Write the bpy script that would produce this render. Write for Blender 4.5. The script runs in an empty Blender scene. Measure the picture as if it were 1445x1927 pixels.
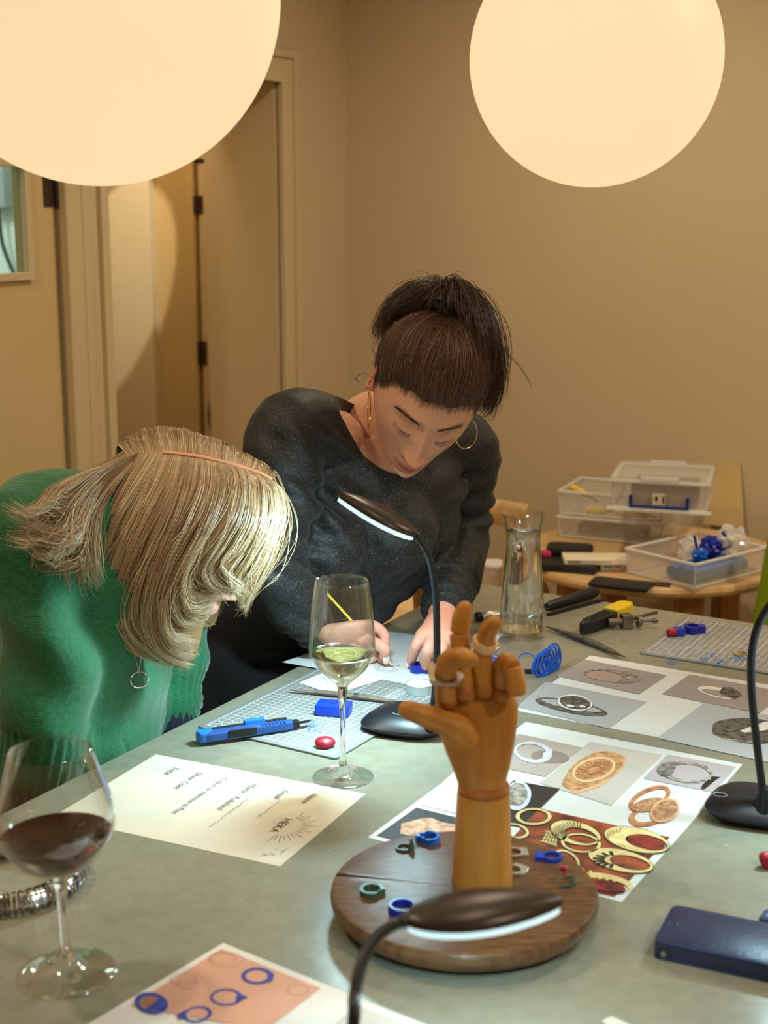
import bpy, bmesh, math, random
import numpy as np
from mathutils import Vector, Matrix, Euler, Quaternion

# ---------------------------------------------------------------- camera, light, exposure
scene = bpy.context.scene
COL = scene.collection
TZ = 0.92                       # height of the work table's top
CAMH = TZ + 0.6842
FPX, PITCH = 2673.0, math.radians(12.1166)
IW, IH = 1445.0, 1927.0
cam_data = bpy.data.cameras.new('camera')
cam = bpy.data.objects.new('camera', cam_data); COL.objects.link(cam)
cam.location = (0, 0, CAMH)
cam.rotation_euler = (math.pi/2 - PITCH, 0, 0)
cam_data.sensor_fit = 'HORIZONTAL'; cam_data.sensor_width = 36.0
cam_data.lens = FPX/IW*36.0
cam_data.clip_start = 0.05
cam_data.dof.use_dof = True
cam_data.dof.focus_distance = 1.95
cam_data.dof.aperture_fstop = 7.5
scene.camera = cam
world = bpy.data.worlds.new('world'); scene.world = world
world.use_nodes = True
world.node_tree.nodes['Background'].inputs[0].default_value = (1.0, 0.85, 0.65, 1)
world.node_tree.nodes['Background'].inputs[1].default_value = 0.02
scene.view_settings.view_transform = 'Standard'
scene.view_settings.look = 'None'
scene.view_settings.exposure = 0.0
scene.view_settings.gamma = 1.0
scene.view_settings.use_curve_mapping = False

KX, KY = 0.157, 2.568           # far left corner of the work table, origin of the room frame
RA = math.radians(-30)          # the room and the table are turned by this angle
AX, AY = math.cos(RA), math.sin(RA)
BX, BY = -AY, AX
def RW(a, b, z=0.0):
    return Vector((KX + a*AX + b*BX, KY + a*AY + b*BY, z))
DOWNLIGHTS = [(-0.1, 0.45, 44), (0.75, -1.1, 16), (1.5, 0.45, 66), (2.2, -1.6, 64), (-0.55, -1.5, 46)]   # a, b, watts
CEIL = 2.62
WARM = (1.0, 0.85, 0.63)
for i, (a, b, w) in enumerate(DOWNLIGHTS):
    ld = bpy.data.lights.new('downlight_lamp', 'SPOT'); ld.energy = w; ld.color = WARM
    ld.spot_size = math.radians(172); ld.spot_blend = 0.9; ld.shadow_soft_size = 0.05
    lo = bpy.data.objects.new('downlight_lamp', ld); COL.objects.link(lo); lo.location = RW(a, b, CEIL - 0.03)

# ---------------------------------------------------------------- helpers
def lin(v):
    v = v/255.0
    return v/12.92 if v <= 0.04045 else ((v+0.055)/1.055)**2.4
def C(r, g, b): return (lin(r), lin(g), lin(b), 1.0)
CP, SP = math.cos(PITCH), math.sin(PITCH)
def ray(px, py):
    X = (px-IW/2)/FPX; U = -(py-IH/2)/FPX
    return Vector((X, CP+U*SP, -SP+U*CP))
def P(px, py, z=0.0):
    """the point of the photograph on the plane z above the table top"""
    r = ray(px, py); t = (TZ+z-CAMH)/r.z
    return Vector((r.x*t, r.y*t, TZ+z))
def D(px, py, Y):
    """the point of the photograph at world depth Y"""
    r = ray(px, py); t = Y/r.y
    return Vector((r.x*t, Y, CAMH+r.z*t))

MATS = {}
def mat(name, col, rough=0.5, metal=0.0, vary=0.0, scale=20.0, bump=0.0, bscale=80.0, spec=0.5, col2=None,
        trans=0.0, ior=1.45, sheen=0.0, emit=None, estr=0.0, sss=0.0, coat=0.0, alpha=1.0, attr=None, stretch=None):
    if name in MATS: return MATS[name]
    m = bpy.data.materials.new(name); m.use_nodes = True
    nt = m.node_tree; N = nt.nodes; L = nt.links
    bs = N['Principled BSDF']
    bs.inputs['Base Color'].default_value = col
    bs.inputs['Roughness'].default_value = rough
    bs.inputs['Metallic'].default_value = metal
    bs.inputs['Specular IOR Level'].default_value = spec
    bs.inputs['Transmission Weight'].default_value = trans
    bs.inputs['IOR'].default_value = ior
    bs.inputs['Sheen Weight'].default_value = sheen
    bs.inputs['Coat Weight'].default_value = coat
    bs.inputs['Alpha'].default_value = alpha
    if sss:
        bs.inputs['Subsurface Weight'].default_value = sss
        bs.inputs['Subsurface Radius'].default_value = (0.012, 0.005, 0.003)
        bs.inputs['Subsurface Scale'].default_value = 0.6
    if emit:
        bs.inputs['Emission Color'].default_value = emit
        bs.inputs['Emission Strength'].default_value = estr
    tc = N.new('ShaderNodeTexCoord'); src = tc.outputs['Object']
    if stretch:
        mp = N.new('ShaderNodeMapping'); mp.inputs['Scale'].default_value = stretch
        L.new(src, mp.inputs['Vector']); src = mp.outputs['Vector']
    cur = None
    if attr:
        at = N.new('ShaderNodeAttribute'); at.attribute_name = attr; cur = at.outputs['Color']
    if vary or col2:
        nz = N.new('ShaderNodeTexNoise'); nz.inputs['Scale'].default_value = scale; nz.inputs['Detail'].default_value = 5
        L.new(src, nz.inputs['Vector'])
        rp = N.new('ShaderNodeValToRGB')
        c2 = col2 or tuple(max(0, c*(1-vary)) for c in col[:3])+(1,)
        c1 = col if col2 else tuple(min(1, c*(1+vary)) for c in col[:3])+(1,)
        rp.color_ramp.elements[0].position = 0.32; rp.color_ramp.elements[1].position = 0.68
        rp.color_ramp.elements[0].color = c2; rp.color_ramp.elements[1].color = c1
        L.new(nz.outputs['Fac'], rp.inputs['Fac'])
        if cur is None: cur = rp.outputs['Color']
        else:
            mx = N.new('ShaderNodeMix'); mx.data_type = 'RGBA'; mx.blend_type = 'MULTIPLY'; mx.inputs[0].default_value = 1.0
            rp.color_ramp.elements[0].color = (1-vary,)*3+(1,); rp.color_ramp.elements[1].color = (1, 1, 1, 1)
            L.new(cur, mx.inputs[6]); L.new(rp.outputs['Color'], mx.inputs[7]); cur = mx.outputs[2]
    if cur is not None: L.new(cur, bs.inputs['Base Color'])
    if bump:
        n2 = N.new('ShaderNodeTexNoise'); n2.inputs['Scale'].default_value = bscale; n2.inputs['Detail'].default_value = 4
        L.new(src, n2.inputs['Vector'])
        bp = N.new('ShaderNodeBump'); bp.inputs['Strength'].default_value = bump; bp.inputs['Distance'].default_value = 0.002
        L.new(n2.outputs['Fac'], bp.inputs['Height']); L.new(bp.outputs['Normal'], bs.inputs['Normal'])
    MATS[name] = m
    return m

def tag(o, label=None, cat=None, group=None, kind=None):
    if label: o['label'] = label
    if cat: o['category'] = cat
    if group: o['group'] = group
    if kind: o['kind'] = kind
    return o
def empty(name, loc=(0, 0, 0), rot=(0, 0, 0), label=None, cat=None, group=None):
    o = bpy.data.objects.new(name, None); COL.objects.link(o)
    o.location = loc; o.rotation_euler = rot; o.empty_display_size = 0.02
    return tag(o, label, cat, group)
def link_mesh(name, me, m, parent=None, loc=None, rot=None):
    o = bpy.data.objects.new(name, me); COL.objects.link(o)
    if m is not None and not me.materials: me.materials.append(m)
    if parent is not None: o.parent = parent
    if loc is not None: o.location = loc
    if rot is not None: o.rotation_euler = rot
    return o
def raw(name, verts, faces, m, parent=None, smooth=True, angle=40, loc=None, rot=None):
    me = bpy.data.meshes.new(name)
    me.from_pydata([tuple(v) for v in verts], [], faces); me.update()
    if smooth:
        me.polygons.foreach_set('use_smooth', [True]*len(me.polygons))
        if angle is not None: me.set_sharp_from_angle(angle=math.radians(angle))
    return link_mesh(name, me, m, parent, loc, rot)

class MB:
    def __init__(s): s.v = []; s.f = []
    def add(s, vs, fs):
        n = len(s.v); s.v += [Vector(v) for v in vs]; s.f += [tuple(i+n for i in f) for f in fs]; return s
    def box(s, c, size, rot=None, loc=None):
        x, y, z = (k/2 for k in size)
        vs = [Vector((sx*x, sy*y, sz*z)) for sz in (-1, 1) for sy in (-1, 1) for sx in (-1, 1)]
        if rot is not None:
            R = rot if isinstance(rot, Matrix) else Euler(rot).to_matrix()
            vs = [R @ v for v in vs]
        vs = [v+Vector(c) for v in vs]
        return s.add(vs, [(0, 2, 3, 1), (4, 5, 7, 6), (0, 1, 5, 4), (2, 6, 7, 3), (0, 4, 6, 2), (1, 3, 7, 5)])
    def rbox(s, c, size, r=0.003, seg=3, rot=None):
        """box with rounded vertical corners and softened top and bottom edges"""
        x, y, z = size[0]/2, size[1]/2, size[2]/2
        r = min(r, x*0.95, y*0.95); e = min(r*0.5, z*0.6)
        def loop(inset, zz):
            o = []
            for (cx, cy, a0) in ((x-r, y-r, 0), (-x+r, y-r, 90), (-x+r, -y+r, 180), (x-r, -y+r, 270)):
                for k in range(seg+1):
                    a = math.radians(a0+90*k/seg); rr = max(r-inset, 0.0001)
                    o.append(Vector((cx+rr*math.cos(a), cy+rr*math.sin(a), zz)))
            return o
        rings = [loop(e, -z), loop(0, -z+e), loop(0, z-e), loop(e*0.3, z-e*0.3), loop(e, z)]
        R = None
        if rot is not None: R = rot if isinstance(rot, Matrix) else Euler(rot).to_matrix()
        vs = [v for rg in rings for v in rg]
        if R is not None: vs = [R @ v for v in vs]
        vs = [v+Vector(c) for v in vs]
        n = len(rings[0]); fs = []
        for i in range(len(rings)-1):
            for j in range(n):
                k = (j+1) % n
                fs.append((i*n+j, i*n+k, (i+1)*n+k, (i+1)*n+j))
        fs.append(tuple(range(n-1, -1, -1))); fs.append(tuple((len(rings)-1)*n+j for j in range(n)))
        return s.add(vs, fs)
    def tube(s, path, rad, n=12, cap=True, flat=None, up=None):
        """tube along a path; rad a number, list, or list of (ru, rv)"""
        path = [Vector(p) for p in path]; m = len(path)
        if not isinstance(rad, (list, tuple)): rad = [rad]*m
        T = []
        for i in range(m):
            a = path[max(i-1, 0)]; b = path[min(i+1, m-1)]
            t = (b-a); T.append(t.normalized() if t.length > 1e-9 else Vector((0, 0, 1)))
        u = Vector(up) if up is not None else (Vector((0, 0, 1)) if abs(T[0].z) < 0.9 else Vector((1, 0, 0)))
        vs = []
        for i in range(m):
            u = u - T[i]*u.dot(T[i])
            if u.length < 1e-6: u = T[i].orthogonal()
            u.normalize(); w = T[i].cross(u)
            r = rad[i]; ru, rv = (r if isinstance(r, (tuple, list)) else (r, r))
            for k in range(n):
                a = 2*math.pi*k/n
                vs.append(path[i] + u*(ru*math.cos(a)) + w*(rv*math.sin(a)))
        fs = []
        for i in range(m-1):
            for k in range(n):
                q = (k+1) % n
                fs.append((i*n+k, i*n+q, (i+1)*n+q, (i+1)*n+k))
        if cap: fs.append(tuple(range(n-1, -1, -1))); fs.append(tuple((m-1)*n+k for k in range(n)))
        return s.add(vs, fs)
    def lathe(s, prof, n=32, c=(0, 0, 0), cap=True, sx=1.0, sy=1.0):
        vs = []; c = Vector(c)
        for r, z in prof:
            for k in range(n):
                a = 2*math.pi*k/n
                vs.append(c+Vector((sx*r*math.cos(a), sy*r*math.sin(a), z)))
        fs = []
        for i in range(len(prof)-1):
            for k in range(n):
                q = (k+1) % n
                fs.append((i*n+k, i*n+q, (i+1)*n+q, (i+1)*n+k))
        if cap:
            fs.append(tuple(range(n-1, -1, -1))); fs.append(tuple((len(prof)-1)*n+k for k in range(n)))
        return s.add(vs, fs)
    def prism(s, poly, z0, z1):
        n = len(poly); vs = [Vector((p[0], p[1], z0)) for p in poly]+[Vector((p[0], p[1], z1)) for p in poly]
        fs = [tuple(range(n-1, -1, -1)), tuple(range(n, 2*n))]
        for i in range(n):
            j = (i+1) % n; fs.append((i, j, n+j, n+i))
        return s.add(vs, fs)
    def ring(s, outer, inner, z0, z1):
        """flat band between two loops of equal length, extruded"""
        n = len(outer); vs = []
        for z in (z0, z1):
            vs += [Vector((p[0], p[1], z)) for p in outer]; vs += [Vector((p[0], p[1], z)) for p in inner]
        fs = []
        for i in range(n):
            j = (i+1) % n
            fs += [(2*n+i, 2*n+j, 3*n+j, 3*n+i), (i, n+i, n+j, j), (i, j, 2*n+j, 2*n+i), (n+i, 3*n+i, 3*n+j, n+j)]
        return s.add(vs, fs)
    def xf(s, M):
        s.v = [M @ v for v in s.v]; return s
    def build(s, name, m, parent=None, smooth=True, angle=40, loc=None, rot=None, bevel=0.0):
        o = raw(name, s.v, s.f, m, parent, smooth, angle, loc, rot)
        if bevel:
            b = o.modifiers.new('bevel', 'BEVEL'); b.width = bevel; b.segments = 2; b.limit_method = 'ANGLE'; b.angle_limit = math.radians(50)
        return o
def bez(pts, n=24):
    """Catmull-Rom through the points"""
    pts = [Vector(p) for p in pts]
    q = [pts[0]*2-pts[1]]+pts+[pts[-1]*2-pts[-2]]
    out = []; m = len(pts)-1
    for i in range(n+1):
        t = i/n*m; k = min(int(t), m-1); u = t-k
        a, b, c, d = q[k], q[k+1], q[k+2], q[k+3]
        out.append(0.5*((2*b)+(c-a)*u+(2*a-5*b+4*c-d)*u*u+(3*b-a-3*c+d)*u**3))
    return out
def copy_tree(o, parent=None):
    c = o.copy(); COL.objects.link(c)
    if parent is not None: c.parent = parent
    for ch in list(o.children): copy_tree(ch, c)
    return c
def rz(deg): return (0, 0, math.radians(deg))
# ---------------------------------------------------------------- room
def wallmat(name, col):
    return mat(name, col, rough=0.75, vary=0.03, scale=1.5, bump=0.15, bscale=120, spec=0.25)
M_WALL = wallmat('wall_paint', C(204, 185, 150))
M_TRIM = mat('trim_paint', C(206, 188, 150), rough=0.42, vary=0.02, scale=3, spec=0.4)
M_DOOR = mat('door_paint', C(206, 182, 132), rough=0.45, vary=0.03, scale=2, spec=0.4)
M_CEIL = wallmat('ceiling_paint', C(225, 215, 198))
M_FLOOR = mat('floor_boards', C(150, 118, 84), rough=0.45, vary=0.15, scale=6, stretch=(1, 8, 1))
WL = -1.084; WB = 1.35; WR = 3.0; WN = -3.4
def rbx(mb, a0, a1, b0, b1, z0, z1):
    c = RW((a0+a1)/2, (b0+b1)/2, (z0+z1)/2)
    return mb.box(c, (abs(a1-a0), abs(b1-b0), z1-z0), rot=(0, 0, RA))
def struct(name, boxes, m, bevel=0.0, parent=None):
    mb = MB()
    for b in boxes: rbx(mb, *b)
    o = mb.build(name, m, parent, smooth=False, bevel=bevel)
    if parent is None: tag(o, kind='structure')
    return o
struct('floor', [(-3.4, WR+.1, WN-.1, WB+.1, -0.1, 0)], M_FLOOR)
struct('ceiling', [(-3.4, WR+.1, WN-.1, WB+.1, CEIL, CEIL+.1)], M_CEIL)
struct('wall_back', [(WL-.24, WR+.1, WB, WB+.12, 0, CEIL)], M_WALL)
struct('wall_right', [(WR, WR+.12, WN, WB, 0, CEIL)], M_WALL)
struct('wall_near', [(WL, WR, WN-.12, WN, 0, CEIL)], M_WALL)
# left wall with a doorway and a glazed door
D1A, D1B, DH = 0.976, 0.26, 1.93         # doorway 1 in b
D2A, D2B = 0.125, -0.66                  # door 2 in b
struct('wall_left', [(WL-.12, WL, D1A, WB, 0, CEIL), (WL-.12, WL, D1B, D1A, DH, CEIL), (WL-.12, WL, D2A, D1B, 0, CEIL),
                     (WL-.12, WL, D2B, D2A, 2.0, CEIL), (WL-.12, WL, WN, D2B, 0, CEIL)], M_WALL)
# casing round doorway 1: each board a stepped pair
def casing(name, b0, b1, z1, wd=0.085):
    mb = MB()
    s = 1 if b0 > b1 else -1
    for (w0, w1, th) in ((0, wd, .014), (0.0, wd*0.30, .026), (wd*.78, wd, .022)):
        rbx(mb, WL, WL+th, b0+s*w0, b0+s*w1, 0, z1+w1)
        rbx(mb, WL, WL+th, b1-s*w1, b1-s*w0, 0, z1+w1)
        rbx(mb, WL, WL+th, min(b0, b1)-w0, max(b0, b1)+w0, z1+w0, z1+w1)
    return tag(mb.build(name, M_TRIM, None, smooth=False), kind='structure')
casing('trim_1', D1A, D1B, DH)
struct('trim_2', [(WL-.14, WL+.004, D1B-.012, D1B, 0, DH), (WL-.14, WL+.004, D1B, D1A, DH-.0, DH+.012)], M_TRIM)
struct('trim_3', [(WL-.1, WL+.02, D2A, D2A+.055, 0, 2.055), (WL-.1, WL+.02, D2B-.055, D2B, 0, 2.055), (WL-.1, WL+.02, D2B, D2A, 2.0, 2.055)], M_TRIM, bevel=0.004)
struct('baseboard_back', [(WL, WR, WB-.015, WB, 0, .11)], M_TRIM)
struct('baseboard_left', [(WL, WL+.015, D1A+.09, WB, 0, .11)], M_TRIM)
M_STEEL = mat('brushed_steel', C(150, 142, 132), rough=0.3, metal=1.0, vary=0.05, scale=60)
M_DARKSTEEL = mat('dark_hinge', C(88, 76, 66), rough=0.4, metal=0.8)
# deep far jamb of the doorway
struct('trim_5', [(WL-.235, WL+.003, D1A-.006, D1A+.03, 0, DH+.002), (WL-.235, WL-.125, D1B, D1A+.03, DH, DH+.1)], M_TRIM)
# lobby beyond: its far wall faces the viewer, with a framed door at the right
FB = 1.33
def apx(px, b=FB, py=500):
    r = ray(px, py); k = r.x*BX+r.y*BY; k0 = -KX*BX-KY*BY; t = (b-k0)/k
    return (r.x*t-KX)*AX+(r.y*t-KY)*AY
def zpx(px, py, b=FB):
    r = ray(px, py); k = r.x*BX+r.y*BY; k0 = -KX*BX-KY*BY; t = (b-k0)/k; return CAMH+r.z*t
aD, aA, aB, aC = apx(126), apx(285), apx(361), apx(300)
zl = zpx(340, 278)
M_CORR = wallmat('corridor_paint', C(226, 212, 178))
struct('wall_corridor_far', [(aD, aA, FB, FB+.12, 0, CEIL), (aA, WL-.2, FB, FB+.12, zl, CEIL)], M_CORR)
struct('trim_4', [(aA, aB, FB+.030, FB+.08, 0, zl), (aB-.03, aB, FB+.015, FB+.08, 0, zl), (aA, WL-.2, FB+.015, FB+.08, zl-.035, zl)], M_DOOR, bevel=.004)
d1 = empty('door_1', RW(aB+.004, FB+.05, 0), (0, 0, RA)); tag(d1, kind='structure')
MB().box((.17, .0, zl/2-.02), (.33, .04, zl-.05)).build('leaf', M_TRIM, d1, smooth=False, bevel=.002)
for y0, y1 in ((368, 402), (643, 688)):
    z0, z1 = zpx(366, y1), zpx(366, y0)
    MB().tube([(-.002, -.026, z0), (-.002, -.026, z1)], .009, 10).box((.012, -.022, (z0+z1)/2), (.024, .005, z1-z0)).build('hinge', M_DARKSTEEL, d1)
zh = zpx(395, 780)
MB().tube(bez([(.075, -.02, zh-.075), (.062, -.05, zh-.05), (.058, -.06, zh), (.066, -.05, zh+.05), (.085, -.02, zh+.075)], 16), .008, 10).build('pull_handle', M_STEEL, d1)
# partition between the lobby and the lit room behind door 2
q0, q1, q2, q3 = RW(WL-.13, .16), RW(WL-.13, .19), RW(aD, FB), RW(aD-.03, FB)
tag(MB().prism([(v.x, v.y) for v in (q0, q3, q2, q1)][::-1], 0, CEIL).build('wall_partition', M_WALL, None, smooth=False), kind='structure')
# door 2: leaf with a glazed light and its bright room behind
ang2 = RA+math.radians(-90)
d2 = empty('door_2', RW(WL-.012, D2A-.003, 0), (0, 0, ang2)); tag(d2, kind='structure')     # local x runs towards the camera along the wall
LW = D2A-D2B-.006; wx0, wx1, wz0, wz1 = .085, .62, 1.462, 1.692
mb = MB()
for (x0, x1, z0, z1) in ((0, wx0, .01, 1.995), (wx1, LW, .01, 1.995), (wx0, wx1, .01, wz0), (wx0, wx1, wz1, 1.995)):
    mb.box(((x0+x1)/2, -.02, (z0+z1)/2), (x1-x0, .04, z1-z0))
mb.build('leaf', M_DOOR, d2, smooth=False)
mb = MB()
for (x0, x1, z0, z1) in ((wx0-.004, wx0+.014, wz0, wz1), (wx1-.014, wx1+.004, wz0, wz1), (wx0-.004, wx1+.004, wz0-.014, wz0+.004), (wx0-.004, wx1+.004, wz1-.004, wz1+.014)):
    mb.box(((x0+x1)/2, .004, (z0+z1)/2), (x1-x0, .014, z1-z0))
mb.build('glazing_bead', M_TRIM, d2, smooth=False, bevel=.002)
M_GLASS = mat('clear_glass', (1, 1, 1, 1), rough=0.0, trans=1.0, ior=1.45, vary=0.0)
M_PANE = mat('door_glass', C(235, 245, 240), rough=0.05, trans=1.0, ior=1.02)
MB().box(((wx0+wx1)/2, -.02, (wz0+wz1)/2), (wx1-wx0, .004, wz1-wz0)).build('pane', M_PANE, d2, smooth=False)
hg = MB().tube([(-.008, .006, 1.60), (-.008, .006, 1.71)], .009, 12).box((.018, .001, 1.655), (.03, .004, .10)).box((-.03, .001, 1.655), (.02, .004, .10))
hg.build('hinge', M_DARKSTEEL, d2)
hg2 = MB().tube([(-.008, .006, .30), (-.008, .006, .41)], .009, 12).box((.018, .001, .355), (.03, .004, .10))
hg2.build('hinge', M_DARKSTEEL, d2)
# the small white-lit room behind door 2
M_WHITE = mat('white_wall_paint', C(226, 236, 232), rough=0.7, vary=0.02, scale=4)
struct('wall_office', [(-3.4, aD, FB, FB+.12, 0, CEIL), (-3.4, -3.28, -.9, FB, 0, CEIL), (-3.4, WL-.12, -1.0, -.9, 0, CEIL)], M_WHITE)
ld = bpy.data.lights.new('office_lamp', 'POINT'); ld.energy = 30; ld.color = (0.84, 1.0, 0.97); ld.shadow_soft_size = .15
lo = bpy.data.objects.new('office_lamp', ld); COL.objects.link(lo); lo.location = RW(-2.35, .45, 2.35)
M_GREYP = mat('grey_plastic', C(150, 158, 160), rough=.5)
zb_ = zpx(5, 392, FB-.06)
bxo = empty('electrical_box', RW(apx(0, FB-.06), FB-.035, 0), (0, 0, RA), 'grey wall box with a dark cable seen through the door window', 'electrical box')
MB().box((-.03, 0, zb_+.11), (.13, .05, .22)).build('housing', M_GREYP, bxo, smooth=False, bevel=.006)
MB().tube(bez([(-.01, -.01, zb_+.01), (-.005, -.01, zb_-.06), (.005, -.012, zb_-.12), (.035, -.012, zb_-.19), (.07, -.012, zb_-.25)], 16), .007, 8).build('cable', mat('dark_cable', C(54, 62, 58), rough=.5), bxo)
# added square spot, unseen: shapes the slanting band of light in the lobby
ld = bpy.data.lights.new('corridor_band_spot', 'SPOT'); ld.energy = 60; ld.color = (1.0, .92, .72); ld.shadow_soft_size = .012
ld.spot_size = math.radians(15); ld.spot_blend = .06; ld.use_square = True
lo = bpy.data.objects.new('corridor_band_spot', ld); COL.objects.link(lo); lo.location = RW(-1.28, .60, CEIL-.06)
tgt = RW(apx(226), FB, zpx(226, 508)); dv_ = (tgt-lo.location).normalized()
lo.rotation_euler = (Matrix.Rotation(math.radians(0), 3, dv_) @ dv_.to_track_quat('-Z', 'Y').to_matrix()).to_euler()
cfill = bpy.data.lights.new('corridor_fill', 'POINT'); cfill.energy = 12; cfill.color = (1.0, .82, .56); cfill.shadow_soft_size = .1
cf_o = bpy.data.objects.new('corridor_fill_light', cfill); COL.objects.link(cf_o); cf_o.location = RW(-1.5, .7, CEIL-.12)  # added fill light without a fitting, brightens the lobby
# downlight fittings
M_FIT = mat('fitting_white', C(235, 230, 220), rough=.4)
M_FITGLOW = mat('fitting_lens', C(255, 240, 215), emit=(1, .8, .55, 1), estr=2.0)
for i, (a, b, w) in enumerate(DOWNLIGHTS):
    t = empty('recessed_downlight', RW(a, b, CEIL), (0, 0, 0), 'round recessed ceiling downlight above the room', 'ceiling light', 'recessed downlights in the ceiling')
    MB().lathe([(.055, -.004), (.055, -.012), (.042, -.014), (.040, -.004)], 32, cap=False).build('trim_ring', M_FIT, t)
    MB().lathe([(.040, -.003), (.001, -.004)], 24).build('lens', M_FITGLOW, t)
# ---------------------------------------------------------------- globe lamps
M_GLOBE = mat('opal_glass_lit', C(120, 110, 95), rough=.45, spec=.2, emit=(1.0, .745, .425, 1), estr=0.93)
def globe(px, py, Y, R, label):
    c = D(px, py, Y)
    t = empty('globe_pendant', (c.x, c.y, c.z-R), (0, 0, 0), label, 'pendant lamp', 'opal globe pendant lamps')
    prof = [(max(R*math.sin(math.pi*k/64), 1e-4), R-R*math.cos(math.pi*k/64)) for k in range(65)]
    MB().lathe(prof, 96).build('glass_globe', M_GLOBE, t, angle=None)
    top = CEIL-(c.z-R)
    MB().lathe([(.035, 2*R-.006), (.038, 2*R+.02), (.03, 2*R+.05), (.006, 2*R+.06)], 24).build('cap', M_DARKSTEEL, t)
    MB().tube([(0, 0, 2*R+.05), (0, 0, top)], .003, 8).build('cord', mat('cord_white', C(220, 214, 200)), t)
    MB().lathe([(.05, top-.03), (.05, top-.002), (.045, top)], 24).build('ceiling_rose', M_FIT, t)
    return t
globe(175, -11, 1.60, .2, 'larger nearer glowing opal globe lamp hanging at the upper left')
globe(1120.5, 110, 2.36, .2, 'glowing opal globe lamp hanging before the right back wall')
# ---------------------------------------------------------------- work table
M_TABLE = bpy.data.materials.new('painted_tabletop'); M_TABLE.use_nodes = True
def table_material(m):
    nt = m.node_tree; N = nt.nodes; L = nt.links; bs = N['Principled BSDF']
    tc = N.new('ShaderNodeTexCoord')
    def noise(sc, det=5, rough=.55):
        n = N.new('ShaderNodeTexNoise'); n.inputs['Scale'].default_value = sc; n.inputs['Detail'].default_value = det
        n.inputs['Roughness'].default_value = rough; L.new(tc.outputs['Object'], n.inputs['Vector']); return n
    def ramp(src, p0, c0, p1, c1):
        r = N.new('ShaderNodeValToRGB'); e = r.color_ramp.elements
        e[0].position = p0; e[0].color = c0; e[1].position = p1; e[1].color = c1; L.new(src, r.inputs['Fac']); return r
    def mix(f, a, b, bt='MIX'):
        x = N.new('ShaderNodeMix'); x.data_type = 'RGBA'; x.blend_type = bt
        if isinstance(f, float): x.inputs[0].default_value = f
        else: L.new(f, x.inputs[0])
        L.new(a, x.inputs[6]); L.new(b, x.inputs[7]); return x.outputs[2]
    base = ramp(noise(3.0).outputs['Fac'], .3, C(134, 131, 113), .7, C(150, 147, 129))
    fine = ramp(noise(55).outputs['Fac'], .35, (.88, .88, .87, 1), .6, (1, 1, 1, 1))
    c = mix(1.0, base.outputs['Color'], fine.outputs['Color'], 'MULTIPLY')
    v = N.new('ShaderNodeTexVoronoi'); v.inputs['Scale'].default_value = 60; v.inputs['Randomness'].default_value = 1
    L.new(tc.outputs['Object'], v.inputs['Vector'])
    spot = ramp(v.outputs['Distance'], .06, (1, 1, 1, 1), .11, (0, 0, 0, 1))
    clump = ramp(noise(7, 3).outputs['Fac'], .60, (0, 0, 0, 1), .70, (1, 1, 1, 1))
    msk = mix(1.0, spot.outputs['Color'], clump.outputs['Color'], 'MULTIPLY')
    wh = N.new('ShaderNodeRGB'); wh.outputs[0].default_value = C(206, 206, 192)
    c = mix(msk, c, wh.outputs[0])
    dk = ramp(noise(16, 8, .7).outputs['Fac'], .70, (0, 0, 0, 1), .78, (.35, .35, .35, 1))
    dkc = N.new('ShaderNodeRGB'); dkc.outputs[0].default_value = C(112, 104, 82)
    c = mix(dk.outputs['Color'], c, dkc.outputs[0])
    L.new(c, bs.inputs['Base Color'])
    rr = ramp(noise(9, 4).outputs['Fac'], .3, (.22, .22, .22, 1), .75, (.38, .38, .38, 1)); L.new(rr.outputs['Color'], bs.inputs['Roughness'])
    bp = N.new('ShaderNodeBump'); bp.inputs['Strength'].default_value = .12; bp.inputs['Distance'].default_value = .002
    L.new(noise(40, 6).outputs['Fac'], bp.inputs['Height']); L.new(bp.outputs['Normal'], bs.inputs['Normal'])
    bs.inputs['Specular IOR Level'].default_value = .45
table_material(M_TABLE); MATS['painted_tabletop'] = M_TABLE
TA, TB = 1.12, 2.2
tb = empty('work_table', RW(TA/2, -TB/2, 0), (0, 0, RA), 'large work table with a scuffed grey-green painted top', 'table')
MB().box((0, 0, TZ-.02), (TA, TB, .04)).build('tabletop', M_TABLE, tb, smooth=False, bevel=.004)
M_LEG = mat('black_steel', C(30, 30, 30), rough=.4, metal=.5)
for sx in (-1, 1):
    for sy in (-1, 1):
        MB().box((sx*(TA/2-.1), sy*(TB/2-.1), (TZ-.04)/2), (.06, .06, TZ-.04)).build('leg', M_LEG, tb, smooth=False, bevel=.004)
for sx in (-1, 1): MB().box((sx*(TA/2-.1), 0, TZ-.075), (.04, TB-.26, .07)).build('apron', M_LEG, tb, smooth=False)
# ---------------------------------------------------------------- sheets of paper
def flat(parent, pts, m, z, name, px=True):
    """flat printed shape on the table, given as points of the photograph on the table plane"""
    vs = [P(x, y, 0) if px else Vector((x, y, TZ)) for x, y in pts]
    o = parent.location
    vs = [Vector((v.x-o.x, v.y-o.y, z)) for v in vs]
    n = len(vs)
    ar = sum(vs[i].x*vs[(i+1) % n].y-vs[(i+1) % n].x*vs[i].y for i in range(n))
    if ar < 0: vs.reverse()
    return raw(name, vs, [tuple(range(n))], m, parent, smooth=False)
def ell(cx, cy, rx, ry, tilt=0, n=40, a0=0, a1=360):
    t = math.radians(tilt); out = []
    for k in range(n):
        a = math.radians(a0+(a1-a0)*k/(n-1 if abs(a1-a0) < 360 else n))
        x, y = rx*math.cos(a), ry*math.sin(a)
        out.append((cx+x*math.cos(t)-y*math.sin(t), cy+x*math.sin(t)+y*math.cos(t)))
    return out
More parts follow.
